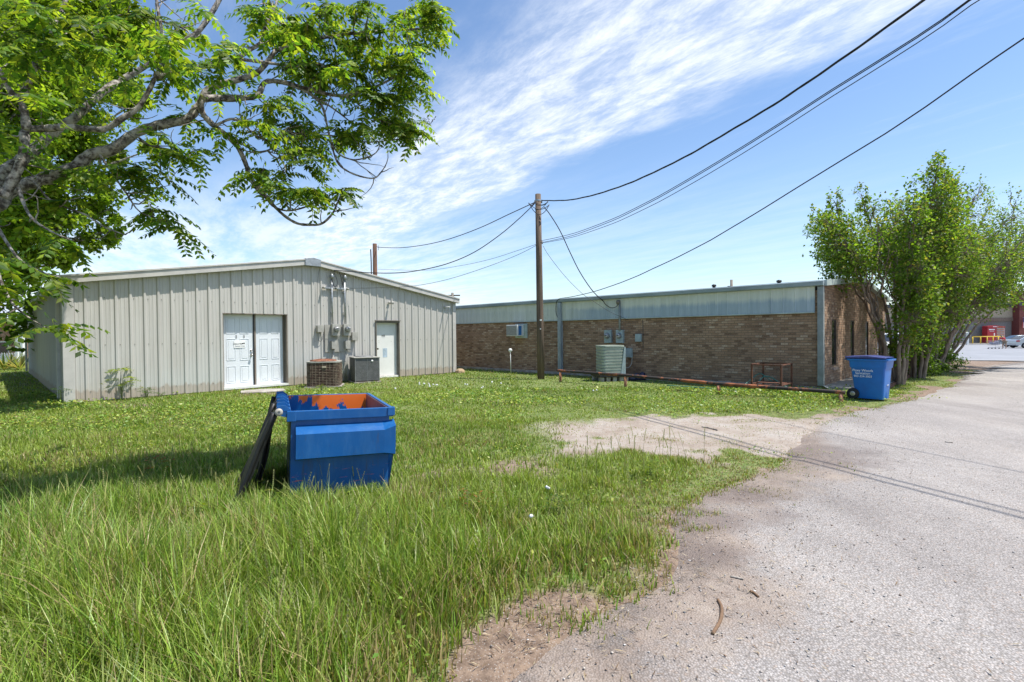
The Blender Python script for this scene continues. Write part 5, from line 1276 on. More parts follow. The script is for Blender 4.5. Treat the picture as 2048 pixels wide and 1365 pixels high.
# flower spikes
mb = B(); random.seed(9)
for (x, y, d) in ((585, 343, 5.5), (572, 352, 5.5), (240, 345, 4.9), (300, 425, 5.0), (600, 285, 5.5), (730, 120, 6), (570, 205, 5.6), (860, 250, 6.3)):
    c = at(x, y, d)
    for k in range(3):
        e_ = c+Vector((random.uniform(-.09, .09), random.uniform(-.06, .06), random.uniform(.04, .16))); mb.tube([c, e_], .0025, 4)
        for q_ in range(5):
            g_ = c+(e_-c)*(.4+.15*q_)+Vector((random.uniform(-.02, .02),)*3); mb.lathe([(0, -.007), (.007, 0), (0, .007)], g_, 'z', 5)
o = mb.build('flower_spikes', plain('dark_flower_buds', (.07, .05, .045), .8)); o.parent = tn; o.matrix_parent_inverse = Matrix.Translation((-base.x, -base.y, 0))

def clump_tree(name, label, base, blobs3, nleaf, size, pal, bark, trunk_r, seed, group=None, up=.2, stems=None, cat='tree', twig=.008, spr=.17):
    """blobs3: (center, radii xyz); limbs run from trunk to every blob, leaves in clumps inside"""
    rng = np.random.default_rng(seed); rd = random.Random(seed)
    t_ = thing(name, label, cat, (base.x, base.y, 0), 0, group); mb = B(); tips = []
    def limb(a, b, r0, r1, wob=.12, n=6):
        P_ = []; R_ = []
        for i in range(n+1):
            u = i/n; w_ = wob*(b-a).length*sin(pi*u)
            P_.append(a+(b-a)*u+Vector((rd.uniform(-w_, w_), rd.uniform(-w_, w_), rd.uniform(-w_, w_)+w_*.4))*.45); R_.append(r0+(r1-r0)*u)
        mb.tube(P_, R_, 8 if r0 > .03 else 5, cap=False); return P_
    roots = stems(limb, rd) if stems else limb(base, base+Vector((0, 0, 2.6)), trunk_r, trunk_r*.75, .05)
    roots = [Vector(p) for p in roots]
    W = np.array([b[1][0]*b[1][1]*b[1][2] for b in blobs3])**(2/3); W = W/W.sum()
    Vs = []; Fs = []; Cs = []; off = 0
    for (c, r), w in zip(blobs3, W):
        c = Vector(c); cand = [p for p in roots if p.z < c.z+.2] or roots
        src = min(cand, key=lambda p: (p-c).length); L = limb(src, c, max(.012, trunk_r*.28), .012)
        ncl = max(5, int(26*w*len(blobs3))); cl = []
        for k in range(ncl):
            d = Vector(randu(1, rng)[0])*rd.uniform(.35, 1.0)**.5; q_ = c+Vector((d.x*r[0], d.y*r[1], d.z*r[2])); cl.append(q_)
            s_ = L[rd.randint(len(L)//2, len(L)-1)]; limb(s_, q_, twig, .002, .1, 3)
        n = int(nleaf*w); ci = rng.integers(0, ncl, n); cc = np.array([tuple(q_) for q_ in cl])[ci]
        P_ = cc+rng.normal(0, 1, (n, 3))*np.array(r)*spr+np.array([0, 0, .0])
        D = unit(rng.normal(0, 1, (n, 3))+np.array([0, 0, -.25])); nrm = unit(rng.normal(0, .55, (n, 3))+np.array([0, 0, 1.0]))
        U = unit(np.cross(D, nrm)); LL = size*rng.uniform(.7, 1.3, n)
        v, f = leaf_quads(P_, D, U, LL, LL*.34, .2); Vs.append(v); Fs.append(f+off); off += len(v)
        tone = rng.uniform(.75, 1.3, ncl)[ci][:, None]; base_c = leafcols(n, pal, rng, .15)*tone; Cs.append(np.repeat(base_c, 5, 0))
    o = mb.build('trunk', bark); o.parent = t_; o.matrix_parent_inverse = Matrix.Translation((-base.x, -base.y, 0))
    o = fastmesh('crown', np.concatenate(Vs), np.concatenate(Fs), M['leaf'], np.concatenate(Cs)); o.parent = t_; o.matrix_parent_inverse = Matrix.Translation((-base.x, -base.y, 0))
    return t_
# background maple-like tree left
bl = []
for (x, y, r, D) in ((40, 60, 110, 11), (150, 30, 90, 11.5), (90, 160, 90, 10.5), (190, 150, 70, 11), (30, 230, 90, 10), (130, 260, 70, 10.8), (200, 330, 50, 11), (60, 340, 80, 10.2), (150, 380, 60, 10.8), (220, 420, 32, 11), (40, 440, 70, 10.4), (110, 470, 60, 10.6), (190, 480, 36, 11), (230, 460, 22, 11), (40, 530, 45, 10.6), (120, 525, 30, 11), (250, 60, 60, 11.5), (300, 300, 26, 11), (-60, 250, 120, 10.5), (-70, 450, 100, 10.5), (-80, 60, 120, 11), (265, 210, 32, 11)):
    c = at(x, y, D); R_ = r/FPX*D; bl.append((tuple(c), (R_, R_*1.0, R_*.85)))
clump_tree('maple_tree', 'bright yellow green broadleaf tree behind the feathery one at the left', Vector((-12.6, 9.8, 0)), bl, 80000, .095, [(.17, .27, .02), (.22, .33, .03), (.27, .37, .04), (.13, .22, .018)], M['bark'], .3, 31)
# crape myrtles
def crape(base, H_, spread, n, seed, label, lean=Vector((0, 0, 0)), fs_=(.42, .56, .70, .84, .97)):
    rd = random.Random(seed); sts = []
    for k in range(9):
        a = 2*pi*k/9+rd.uniform(-.3, .3); rr = spread*rd.uniform(.45, 1.0); sts.append((a, rr, H_*rd.uniform(.86, 1.0)*(1.04-.24*(rr/spread)**2)))
    bl_ = []
    for a, rr, h_ in sts:
        for f in fs_:
            for _ in range(2 if f < .9 else 1):
                wob = Vector((rd.uniform(-.35, .35), rd.uniform(-.35, .35), rd.uniform(-.2, .2)))*spread*.35
                c = base+lean*f+Vector((cos(a)*rr*f**.9, sin(a)*rr*f**.9, h_*f))+wob; R_ = spread*(.14+.16*f)*rd.uniform(.7, 1.15)*(.75 if f > .9 else 1)
                if c.x/c.y < .735+.02*c.z and c.z-R_*.6 < 2.9: continue
                bl_.append((tuple(c), (R_, R_, R_*1.0)))
    for a, rr, h_ in sts:
        for _ in range(2):
            f = rd.uniform(1.0, 1.1); bl_.append((tuple(base+lean*f+Vector((cos(a)*rr*f, sin(a)*rr*f, h_*f))+Vector((rd.uniform(-.4, .4), rd.uniform(-.4, .4), 0))), (.22, .22, .42)))
    for _ in range(6 if seed == 41 else 18):
        bl_.append((tuple(base+Vector((rd.uniform(-.5, .7), rd.uniform(-.5, .5), rd.uniform(.7, 1.8 if seed == 41 else 2.6)))), (.35, .35, .35)))
    def stems(limb, rd2):
        out = []
        for a, rr, h_ in sts:
            b0 = base+Vector((cos(a)*.16, sin(a)*.16, -.05)); m1 = base+lean*.3+Vector((cos(a)*rr*.25, sin(a)*rr*.25, h_*.34)); m2 = base+lean*.65+Vector((cos(a)*rr*.62, sin(a)*rr*.62, h_*.66)); m3 = base+lean*.92+Vector((cos(a)*rr*.9, sin(a)*rr*.9, h_*.92))
            out += limb(b0, m1, .055, .045, .05); out += limb(m1, m2, .045, .028, .08); out += limb(m2, m3, .028, .012, .1)
            for _ in range(2):
                s_ = m1+(m2-m1)*rd2.random(); out += limb(s_, s_+Vector((rd2.uniform(-1, 1)*spread*.4, rd2.uniform(-1, 1)*spread*.4, h_*.32)), .025, .01, .1)
        return out
    return clump_tree('crape_myrtle', label, base, bl_, n, .09, [(.115, .19, .035), (.15, .225, .042), (.09, .155, .028), (.21, .25, .05), (.09, .18, .02), (.13, .24, .022), (.10, .19, .02), (.11, .2, .022), (.14, .24, .025), (.12, .21, .02), (.20, .20, .04)], M['bark2'], .08, seed, 'crape myrtles along the road', stems=stems, twig=.004, spr=.19)
crape(Vector((11.25, 14.75, 0)), 6.1, 2.3, 27000, 41, 'nearest many stemmed crape myrtle beside the blue bin')
crape(Vector((13.6, 16.9, 0)), 5.3, 1.9, 17000, 42, 'second crape myrtle just behind the nearest one', Vector((.3, -.1, 0)), (.5, .64, .78, .9, .97))
crape(Vector((16.1, 19.3, 0)), 5.5, 2.3, 16000, 43, 'third crape myrtle along the road edge', Vector((.8, 0, 0)), (.6, .7, .8, .9, .97))
crape(Vector((18.9, 22.2, 0)), 7.6, 2.7, 19000, 44, 'farthest crape myrtle leaning over the road', Vector((2.0, -.3, 0)), (.62, .72, .82, .9, .97))
_t = at(-250, 300, 15)
clump_tree('maple_tree', 'leafy maple left of the steel building, mostly outside the picture, added to shade its side wall', Vector((-21.5, 15.5, 0)), [((-21.5+dx, 15.5+dy, 4.6+dz), (2.2, 2.2, 1.8)) for dx, dy, dz in ((0, 0, 0), (1.6, 1, 1.2), (-1.5, 1.5, .8), (.3, -1.6, 1.0), (1.5, -1, -1.8), (.2, 2.5, -1.2), (1.2, 3.6, .6), (0, 0, 2.4), (2.0, 3.2, -1.6))], 9000, .3, [(.10, .17, .02), (.07, .13, .018)], M['bark'], .3, 33)  # off-view tree added to block sky light from the steel side wall
for q_, (tx_, ty_, lab) in enumerate(((-19.5, 9.5, 'unseen leafy maple beyond the left edge, nearer the steel building, added to shade its side wall'), (-16.5, 3.2, 'unseen leafy maple beyond the left edge, nearer the camera, added to shade the steel side wall'))):
    clump_tree('maple_tree', lab, Vector((tx_, ty_, 0)), [((tx_+dx, ty_+dy, 4.4+dz), (2.0, 2.0, 1.7)) for dx, dy, dz in ((0, 0, 0), (1.5, 1, 1.0), (-1.5, 1.5, .8), (.3, -1.6, 1.0), (1.2, -1, -1.8), (-.5, 1.8, -1.8), (0, 0, 2.4), (.8, 1.6, 2.2))], 8000, .3, [(.10, .17, .02), (.07, .13, .018)], M['bark'], .3, 34+q_)  # two more unseen trees added to darken that side wall
# distant tree behind the supermarket and others
for i, (x, y, D, r, lab) in enumerate(((1960, 612, 95, 16, 'round green tree rising behind the supermarket roof'), (15, 625, 55, 24, 'pale green distant tree above the orange house'))):
    c = at(x, y, D); R_ = r/FPX*D*1.6
    b_ = [((c.x+dx*R_, c.y+dy*R_, c.z+dz*R_-R_*.3), (R_*.6, R_*.6, R_*.5)) for dx, dy, dz in ((0, 0, 0), (-.8, .2, -.2), (.7, 0, -.3), (.1, -.5, -.5), (-1.3, 0, -.6), (-2, 0, -.6))]
    clump_tree('distant_tree', lab, Vector((c.x, c.y, 0)), b_, 7000, .32, [(.09, .15, .025), (.12, .19, .03), (.07, .12, .02)], M['bark'], .3, 60+i)
c = at(2006, 603, 100)
# ---- shrubs, yuccas and weeds
def frond_plant(name, label, pos, n, L, pal, seed, leaflets=6, ht=0.0, group=None, cat='weed', up=.7):
    rng = np.random.default_rng(seed); rd = random.Random(seed); mb = B(); P_ = []; D_ = []; L_ = []
    for k in range(n):
        a = 2*pi*k/n+rd.uniform(-.3, .3); h_ = ht*rd.uniform(.4, 1); e_ = rd.uniform(.2, up)
        mb.tube([(0, 0, 0), (0.03*cos(a), .03*sin(a), h_*.6), (.02*cos(a), .02*sin(a), h_)], .006, 5, cap=False) if k % 3 == 0 and ht else None
        P_.append((pos.x+.02*cos(a), pos.y+.02*sin(a), pos.z+h_)); D_.append((cos(a)*cos(e_), sin(a)*cos(e_), sin(e_))); L_.append(L*rd.uniform(.7, 1.2))
    fP, fD, fL = np.array(P_), np.array(D_), np.array(L_); side_ = unit(np.cross(fD, [0, 0, 1.0])); Vs = []; Fs = []; Cs = []; off = 0
    for j in range(leaflets):
        u = (j+1)/leaflets; pos_ = fP+fD*(fL*u)[:, None]-np.array([0, 0, 1.0])*(fL*.4*u*u)[:, None]
        for sg_ in (-1, 1):
            ld = unit(side_*sg_+fD*.6+rng.normal(0, .15, (n, 3))); U = unit(np.cross(ld, rng.normal(0, .2, (n, 3))+[0, 0, 1.0])); LL = L*.27*(1-.4*abs(u-.5))*np.ones(n)
            v, f = leaf_quads(pos_, ld, U, LL, LL*.22, .2); Vs.append(v); Fs.append(f+off); off += len(v); Cs.append(np.repeat(leafcols(n, pal, rng), 5, 0))
    V = np.concatenate(Vs)-np.array([pos.x, pos.y, pos.z])
    o = fastmesh(name, V, np.concatenate(Fs), M['leaf'], np.concatenate(Cs)); o.location = pos; tag(o, label, cat, group)
    if mb.v: s_ = mb.build('stem', plain('green_stem', (.10, .14, .03), .7), o)
    return o
yg = [(.18, .24, .03), (.14, .22, .03), (.22, .26, .05)]; dg = [(.05, .11, .02), (.07, .14, .025)]
g = grd(240, 806); wpos = A0+DR*wl(240, 780)[0]-BK*.25
frond_plant('sapling', 'spindly light green sapling against the corrugated wall', Vector((wpos.x, wpos.y, .0)), 16, .42, yg, 3, 7, .78, cat='sapling', up=.5)
wpos = A0+DR*wl(290, 780)[0]-BK*.2
frond_plant('weed', 'leafy dark weed at the foot of the corrugated wall', Vector((wpos.x, wpos.y, 0)), 16, .2, dg, 4, 5, .25)
wpos = A0+DR*wl(318, 780)[0]-BK*.2
frond_plant('weed', 'small low weed right of the leafy one at the corrugated wall', Vector((wpos.x, wpos.y, 0)), 12, .15, dg, 5, 5, .1)
p_ = grd(105, 812); frond_plant('weed', 'upright weed at the left corner of the steel building', Vector((p_.x, p_.y+.2, 0)), 10, .2, dg, 6, 5, .4)
p_ = grd(640, 782); frond_plant('weed', 'broad leafed weed before the rusty brown air conditioner', Vector((p_.x, p_.y+.1, 0)), 16, .18, dg+yg, 7, 4, .15)
wpos = A0+DR*wl(676, 780)[0]-BK*.12
frond_plant('weed', 'tall yellow green vine between the two air conditioners', Vector((wpos.x, wpos.y, 0)), 26, .16, yg, 8, 4, .72, up=1.0)
for i, (x, y, L, pal, lab) in enumerate(((560, 1010, .22, yg, 'feathery yellow green seedling left of the dumpster base'), (735, 1022, .22, yg+dg, 'leafy seedling under the right corner of the dumpster'), (700, 1030, .2, yg, 'yellow seedling before the middle of the dumpster'), (315, 950, .22, yg, 'reddish yellow seedling left of the lids'), (530, 1120, .22, yg, 'yellow seedling in the tall foreground grass'), (950, 1030, .2, yg, 'orange tinged seedling right of the dumpster'), (860, 1070, .2, yg, 'yellow seedling in the centre foreground'), (1300, 960, .2, yg, 'yellow seedling on the grass spit by the road'), (420, 1050, .22, yg, 'pale seedling left of centre foreground'), (170, 1080, .22, yg, 'yellow seedling near the left edge'), (1120, 1040, .16, dg+yg, 'broad leafed seedling near the white clover'), (600, 1040, .18, dg, 'dark seedling in front of the dumpster'))):
    p_ = grd(x, y); frond_plant('seedling', lab, Vector((p_.x, p_.y, .05)), 12, L, pal+([(.35, .15, .05)] if 'red' in lab or 'orange' in lab else []), 70+i, 5, .12, 'seedlings among the grass', 'seedling')
for i, (x, y, lab) in enumerate(((8, 741, 'leftmost spiky yucca before the picket fence'), (40, 740, 'largest spiky yucca beside the steel building corner'), (24, 736, 'middle spiky yucca before the picket fence'))):
    p_ = grd(x, y); rng_ = np.random.default_rng(i); n = 46; D = unit(np.stack([rng_.normal(0, 1, n), rng_.normal(0, 1, n), rng_.uniform(.2, 1.6, n)], 1)); U = unit(np.cross(D, [0, 0, 1.0])); LL = rng_.uniform(.7, 1.15, n)
    v, f = leaf_quads(np.zeros((n, 3)), D, U, LL, LL*.045, .3); o = fastmesh('yucca', v, f, M['leaf'], np.repeat(leafcols(n, [(.22, .26, .08), (.12, .18, .05), (.35, .30, .15)], rng_), 5, 0)); o.location = (p_.x, p_.y, .02); tag(o, lab, 'yucca', 'yuccas by the picket fence')
for i, (x, y, lab) in enumerate(((1840, 752, 'low dark shrub between the crape myrtle trunks'), (1880, 742, 'low shrub at the far crape myrtle trunks'))):
    p_ = grd(x, y); b_ = [((p_.x+dx, p_.y+dy, .35+dz), (.5, .45, .35)) for dx, dy, dz in ((0, 0, 0), (.6, .2, -.05), (-.5, -.2, 0), (.1, .3, .3))]
    clump_tree('shrub', lab, Vector((p_.x, p_.y, 0)), b_, 2600, .08, [(.05, .10, .018), (.08, .14, .02)], M['bark2'], .03, 90+i, cat='shrub', stems=lambda limb, rd, p_=p_: limb(Vector((p_.x, p_.y, 0)), Vector((p_.x, p_.y, .3)), .03, .02))
# stone by the steel building corner
mb = B(); mb.lathe([(0, -.05), (.22, 0), (.2, .1), (.1, .17), (0, .18)], (0, 0, 0), 'z', 7, False); p_ = grd(920, 746)
o = mb.build('rock', plain('tan_rock', (.42, .30, .18), .9, scale=9), None, .02, loc=(p_.x, p_.y, 0)); tag(o, 'tan rock between the steel building and the brick building', 'rock')
# concrete pad
p_ = grd(527, 784); mb = B(); mb.prism([(-.55, -.35), (.1, -.5), (.6, -.2), (.5, .3), (-.1, .45), (-.6, .2)], .0, .045, 'z')
o = mb.build('paving_slab', M['concrete'], None, .01, loc=(p_.x, p_.y, 0), rotz=.4); tag(o, 'broken grey concrete slab before the double doors', 'slab')
# sticks on the road
random.seed(2)
for pts, r, lab in (([(1436, 1200), (1443, 1215), (1441, 1240), (1425, 1268)], .010, 'curved brown stick lying on the gravel'), ([(1500, 1182), (1508, 1186), (1517, 1194)], .007, 'short brown twig right of the curved stick'), ([(1461, 1153), (1475, 1156), (1487, 1159)], .006, 'thin dark twig above the short one'), ([(1890, 884), (1898, 885), (1905, 885)], .010, 'small twig far out on the road'), ([(1404, 854), (1420, 857), (1435, 861)], .012, 'dead branch on the sandy patch')):
    wire('stick', lab, [grd(a, b, .012) for a, b in pts], r, plain('stick_bark', (.20, .12, .07), .9, scale=20) if 'curved' in lab else M['bark'], cat='stick')
# scattered loose stones (uncountable)
n = 2600; rr = np.random.default_rng(77); X = []
sx_ = rr.uniform(-1, 7, n*5); sy_ = rr.uniform(1.8, 10, n*5)**1.0; d_ = dpoly(sx_, sy_, ROADP); w_ = np.where(d_ > -.8, np.exp(-np.abs(d_)/.9), 0)*(1-.9*grassiness(sx_, sy_)); k_ = rr.random(n*5) < w_*1.2
sx_, sy_ = sx_[k_][:n], sy_[k_][:n]; n = len(sx_); sz_ = rr.uniform(.003, .009, n)
o8 = np.array([(1, 0, 0), (0, 1, 0), (-1, 0, 0), (0, -1, 0), (0, 0, .5), (0, 0, -.5)]); F6 = np.array([(0, 1, 4), (1, 2, 4), (2, 3, 4), (3, 0, 4), (1, 0, 5), (2, 1, 5), (3, 2, 5), (0, 3, 5)])
V = (o8[None]*(1+rr.normal(0, .25, (n, 6, 1))))*sz_[:, None, None]+np.stack([sx_, sy_, np.full(n, .010)], 1)[:, None]
F = (F6[None]+np.arange(n)[:, None, None]*6).reshape(-1, 3)
gc = np.repeat(leafcols(n, [(.38, .36, .34), (.27, .24, .22), (.42, .37, .32), (.26, .18, .13), (.48, .46, .44)], rr, .15), 6, 0)
gm, nt, p = newmat('loose_gravel'); a_ = N(nt, 'ShaderNodeAttribute'); a_.attribute_name = 'lc'; nt.links.new(a_.outputs['Color'], p.inputs['Base Color']); setin(p, Roughness=.9)
tag(fastmesh('gravel', V.reshape(-1, 3), F, gm, gc), 'loose pale gravel strewn along the road edge', 'gravel', kind='stuff')

# ---------------------------------------------------------------- grass
def grass():
    rng = np.random.default_rng(99); bx = []
    def ring(d0, d1, n, wmul, k):
        # sample inside a generous view wedge
        u = rng.random(n); D = np.sqrt(d0*d0+(d1*d1-d0*d0)*u); a = rng.uniform(-1.12, 1.02, n)
        x = D*a; y = D
        keep = rng.random(n) < grassiness(x, y)*.97+.0; bx.append((x[keep], y[keep], np.full(keep.sum(), wmul)))
    ring(1.3, 3.2, 44000, 1.45, 0); ring(3.2, 5.5, 80000, 1.6, 0); ring(5.5, 9.5, 150000, 1.8, 0); ring(9.5, 15, 150000, 2.8, 0); ring(15, 27, 120000, 4.5, 0)
    # stray tufts on the sandy patch and the road edge
    for (px, py, r_, n) in ((1430, 872, .35, 260), (1470, 888, .3, 260), (1500, 858, .3, 200), (1560, 866, .5, 300), (1660, 846, .35, 200), (1590, 906, .25, 200), (1575, 940, .2, 260), (1400, 1030, .12, 150), (1405, 1060, .1, 120), (1340, 880, .3, 300), (1280, 870, .3, 260), (1385, 855, .25, 150), (1450, 845, .3, 150), (1530, 842, .3, 150), (1150, 1240, .2, 200), (1400, 905, .2, 200), (1330, 1045, .12, 160), (1440, 885, .2, 160)):
        c = grd(px, py); x = c.x+rng.normal(0, r_*.8, n); y = c.y+rng.normal(0, r_*.4, n); bx.append((x, y, np.full(n, 1.3)))
    x = np.concatenate([b[0] for b in bx]); y = np.concatenate([b[1] for b in bx]); wm = np.concatenate([b[2] for b in bx]); n = len(x)
    gn = fbm(x, y, .9, 3); gn2 = fbm(x+9, y+4, .35, 3); cl = fbm(x+3, y, 6, 2)
    D = y
    # height field: tall unmown strip near the camera, mown lawn beyond
    tall = sst(5.6, 3.2, y+.35*np.maximum(x, 0))*1.0
    mid_ = sst(8.5, 5.0, y)
    h = .045+.04*gn+mid_*.05+tall*(.10+.23*gn)*(.65+.35*sst(.8, -1.2, x))
    h *= np.where((x > .2), .75, 1.0)
    edge = dpoly(x, y, GRASSP); h *= .45+.55*sst(0, .8, edge)
    h *= rng.uniform(.5, 1.35, n)*(1+.9*(cl-.5))*(1+.8*(fbm(x+71, y+17, 2.6, 2)-.5))
    h *= np.where(D > 9.5, .9, 1.0)
    # seed stalks
    h = np.where(edge < .12, np.minimum(h, .035+.07*rng.random(n)), h)
    st = (rng.random(n) < .006*(y < 9)) & (edge > .2); h = np.where(st, rng.uniform(.35, .62, n)*(.55+.45*tall+.25*(x > .5)), h)
    w = .0032*wm*rng.uniform(.7, 1.4, n); w = np.where(st, .0016*np.maximum(1, wm*.9), w)
    az = 9*fbm(x-5, y+60, 1.3, 2)+rng.normal(0, 1.9, n); bend = rng.uniform(.05, .75, n)*h; bend = np.where(st, h*rng.uniform(.03, .35, n), bend)
    face = az+pi/2+rng.normal(0, .5, n)
    dx, dy = np.cos(az), np.sin(az); fx, fy = np.cos(face), np.sin(face)
    z0 = gz(x, y)+(fbm(x, y, .6, 3)-.5)*.04-.01
    near = y < 6.2
    def blades(m, levels):
        k = m.sum(); L = []
        for u in levels:
            px = x[m]+dx[m]*bend[m]*u*u; py = y[m]+dy[m]*bend[m]*u*u; pz = z0[m]+h[m]*(u-.18*u*u*np.minimum(1, bend[m]/h[m]))
            wd = w[m]*(1-u**1.6) if u < 1 else w[m]*0
            if u < 1:
                L.append(np.stack([px-fx[m]*wd, py-fy[m]*wd, pz], 1)); L.append(np.stack([px+fx[m]*wd, py+fy[m]*wd, pz], 1))
            else: L.append(np.stack([px, py, pz], 1))
        return np.stack(L, 1), k
    # colours
    pal = np.array([(.15, .25, .028), (.20, .30, .036), (.30, .30, .10), (.09, .19, .022), (.23, .33, .045), (.15, .26, .032), (.28, .33, .09)])
    c = pal[rng.integers(0, len(pal), n)]
    yel = (sst(.45, .7, gn2)*(.45-.3*tall))[:, None]; c = c*(1-yel)+np.array([.29, .36, .06])*yel
    dry = (rng.random(n) < (.05+.30*sst(.5, .75, fbm(x-20, y+7, 1.1, 3))*(y > 2.4)+.35*sst(.9, .1, edge))); c = np.where(dry[:, None], np.array([.34, .27, .13])*rng.uniform(.7, 1.2, (n, 1)), c)
    c = np.where(st[:, None], np.array([.17, .19, .06])*rng.uniform(.7, 1.3, (n, 1)), c)
    c = c*rng.uniform(.6, 1.35, (n, 1))*(1+.06*tall)[:, None]
    V, k = blades(near, (0, .38, .72, 1)); nv = 7; i = np.arange(k)[:, None]*nv
    Q = np.concatenate([i+[[0, 1, 3, 2]], i+[[2, 3, 5, 4]], i+[[4, 5, 6, 6]]], 0)
    Vn = V.reshape(-1, 3); Cn = np.repeat(c[near], nv, 0); Tn = np.concatenate([i+[[0, 1, 3]], i+[[0, 3, 2]], i+[[2, 3, 5]], i+[[2, 5, 4]], i+[[4, 5, 6]]], 0)
    far = ~near; V2, k2 = blades(far, (0, .6, 1)); j = np.arange(k2)[:, None]*5+len(Vn)
    T2 = np.concatenate([j+[[0, 1, 3]], j+[[0, 3, 2]], j+[[2, 3, 4]]], 0)
    V = [Vn, V2.reshape(-1, 3)]; Cc = [Cn, np.repeat(c[far], 5, 0)]; F = [Tn, T2]; off = len(Vn)+k2*5
    # seed heads: little alternating spikelets on the stalks close by
    m = st & (y < 7.5); k = m.sum(); hx, hy = dx[m]*bend[m], dy[m]*bend[m]
    for q in range(9):
        for sg_ in (-1, 1):
            u = .68+.035*q; P_ = np.stack([x[m]+hx*u*u, y[m]+hy*u*u, z0[m]+h[m]*(u-.18*u*u*np.minimum(1, bend[m]/h[m]))], 1)
            D_ = unit(np.stack([fx[m]*sg_*.3, fy[m]*sg_*.3, np.full(k, 1.0)], 1)); U_ = unit(np.cross(D_, np.stack([dx[m], dy[m], np.zeros(k)], 1)))
            LL = np.full(k, .013)*np.maximum(1, wm[m]*.8); v, f = leaf_quads(P_, D_, U_, LL, LL*.2, .1); f = np.concatenate([f[:, [0, 1, 2]], f[:, [0, 2, 3]]], 0)
            V.append(v); F.append(f+off); off += len(v); Cc.append(np.repeat(np.array([.36, .36, .16])*rng.uniform(.7, 1.25, (k, 1)), 5, 0))
    # broad-leaved ground cover in patches
    m_ = 60000; D_ = np.sqrt(2.0+(14.0**2-2)*rng.random(m_)); a_ = rng.uniform(-1.1, .9, m_); px = D_*a_; py = D_
    pr = sst(.50, .68, fbm(px+40, py-13, .75, 3))*grassiness(px, py); kk = rng.random(m_) < pr; px, py = px[kk], py[kk]; m_ = len(px)
    tl = sst(5.6, 3.2, py)
    P_ = np.stack([px, py, gz(px, py)+.02+rng.random(m_)*(.07+.14*tl)], 1); D3 = unit(np.stack([rng.normal(0, 1, m_), rng.normal(0, 1, m_), rng.uniform(-.1, .9, m_)], 1)); U3 = unit(np.cross(D3, unit(rng.normal(0, .4, (m_, 3))+np.array([0, 0, 1.0]))))
    LL = rng.uniform(.018, .04, m_)*np.maximum(1, py/6); v, f = leaf_quads(P_, D3, U3, LL, LL*.34, .2); f = np.concatenate([f[:, [0, 1, 2]], f[:, [0, 2, 3]]], 0)
    V.append(v); F.append(f+off); off += len(v); Cc.append(np.repeat(leafcols(m_, [(.16, .26, .035), (.26, .33, .05), (.11, .22, .03), (.33, .36, .07), (.20, .30, .05)], rng), 5, 0))
    o = fastmesh('grass', np.concatenate(V), np.concatenate(F), M['grass'], np.concatenate(Cc))
    tag(o, 'green unmown grass with dry blades and seed stalks', 'grass', kind='stuff')
grass()
n = 42000; rr = np.random.default_rng(5); x = rr.uniform(-1.2, 6.5, n); y = rr.uniform(1.9, 10.5, n); d_ = dpoly(x, y, GRASSP)
k_ = rr.random(n) < np.where(d_ > 0, np.exp(-d_/.25), np.exp(d_/.5))*(.3+1.1*fbm(x, y, 1.7, 3)); x, y = x[k_], y[k_]; n = len(x); a_ = rr.uniform(0, 2*pi, n); L_ = rr.uniform(.015, .07, n)
D3 = np.stack([np.cos(a_), np.sin(a_), rr.normal(.05, .12, n)], 1); U3 = unit(np.cross(D3, [0, 0, 1.0])); v, f = leaf_quads(np.stack([x, y, np.full(n, .014)+rr.random(n)*.008], 1), unit(D3), U3, L_, L_*.0+rr.uniform(.0012, .004, n), .2)
tag(fastmesh('dead_grass', v, f, M['grass'], np.repeat(leafcols(n, [(.33, .26, .16), (.22, .15, .09), (.12, .08, .05), (.42, .35, .24), (.17, .11, .07)], rr), 5, 0)), 'dry straw and litter along the grass edge', 'litter', kind='stuff')
# clover flowers
mb = B(); rd = random.Random(4)
for (px, py) in ((850, 776), (862, 775), (872, 778), (842, 774), (856, 779), (932, 775), (962, 783), (1002, 775), (1093, 1024), (980, 770), (790, 785), (1190, 790), (1066, 1090)):
    for k in range(2):
        p_ = grd(px+rd.uniform(-5, 5), py+rd.uniform(-2, 2)); r_ = .012+.0012*p_.y; mb.lathe([(0, -r_), (r_, 0), (0, r_)], (p_.x, p_.y, .10+(.12 if p_.y < 6 else 0)), 'z', 6)
tag(mb.build('clover_flowers', M['white']), 'tiny white clover flowers dotted over the lawn', 'flowers', kind='stuff')

# ---------------------------------------------------------------- sky, sun, camera
EL, AZ = radians(66), None
sd_ = Vector((.985, -.17, 0)).normalized()
sdir = Vector((sd_.x*cos(EL), sd_.y*cos(EL), sin(EL)))
sun = bpy.data.lights.new('sun', 'SUN'); sun.energy = 4.3; sun.angle = radians(.53); sun.color = (1.0, .955, .88)
so = bpy.data.objects.new('sun', sun); C.objects.link(so); so.rotation_euler = sdir.to_track_quat('Z', 'Y').to_euler(); so.location = (0, 0, 30)
w = bpy.data.worlds.new('World'); S.world = w; w.use_nodes = True; nt = w.node_tree
bg = nt.nodes['Background']; bg.inputs[1].default_value = .125
sky = nt.nodes.new('ShaderNodeTexSky'); sky.sky_type = 'NISHITA'; sky.sun_disc = False; sky.sun_elevation = EL
sky.sun_rotation = math.atan2(sdir.x, sdir.y); sky.air_density = 1.0; sky.dust_density = .6; sky.ozone_density = 3.0
tc = nt.nodes.new('ShaderNodeTexCoord'); sep = nt.nodes.new('ShaderNodeSeparateXYZ'); nt.links.new(tc.outputs['Generated'], sep.inputs[0])
zc_ = mth(nt, 'MAXIMUM', sep.outputs[2], .04)
U_ = mth(nt, 'DIVIDE', sep.outputs[0], zc_); V_ = mth(nt, 'DIVIDE', sep.outputs[1], zc_)
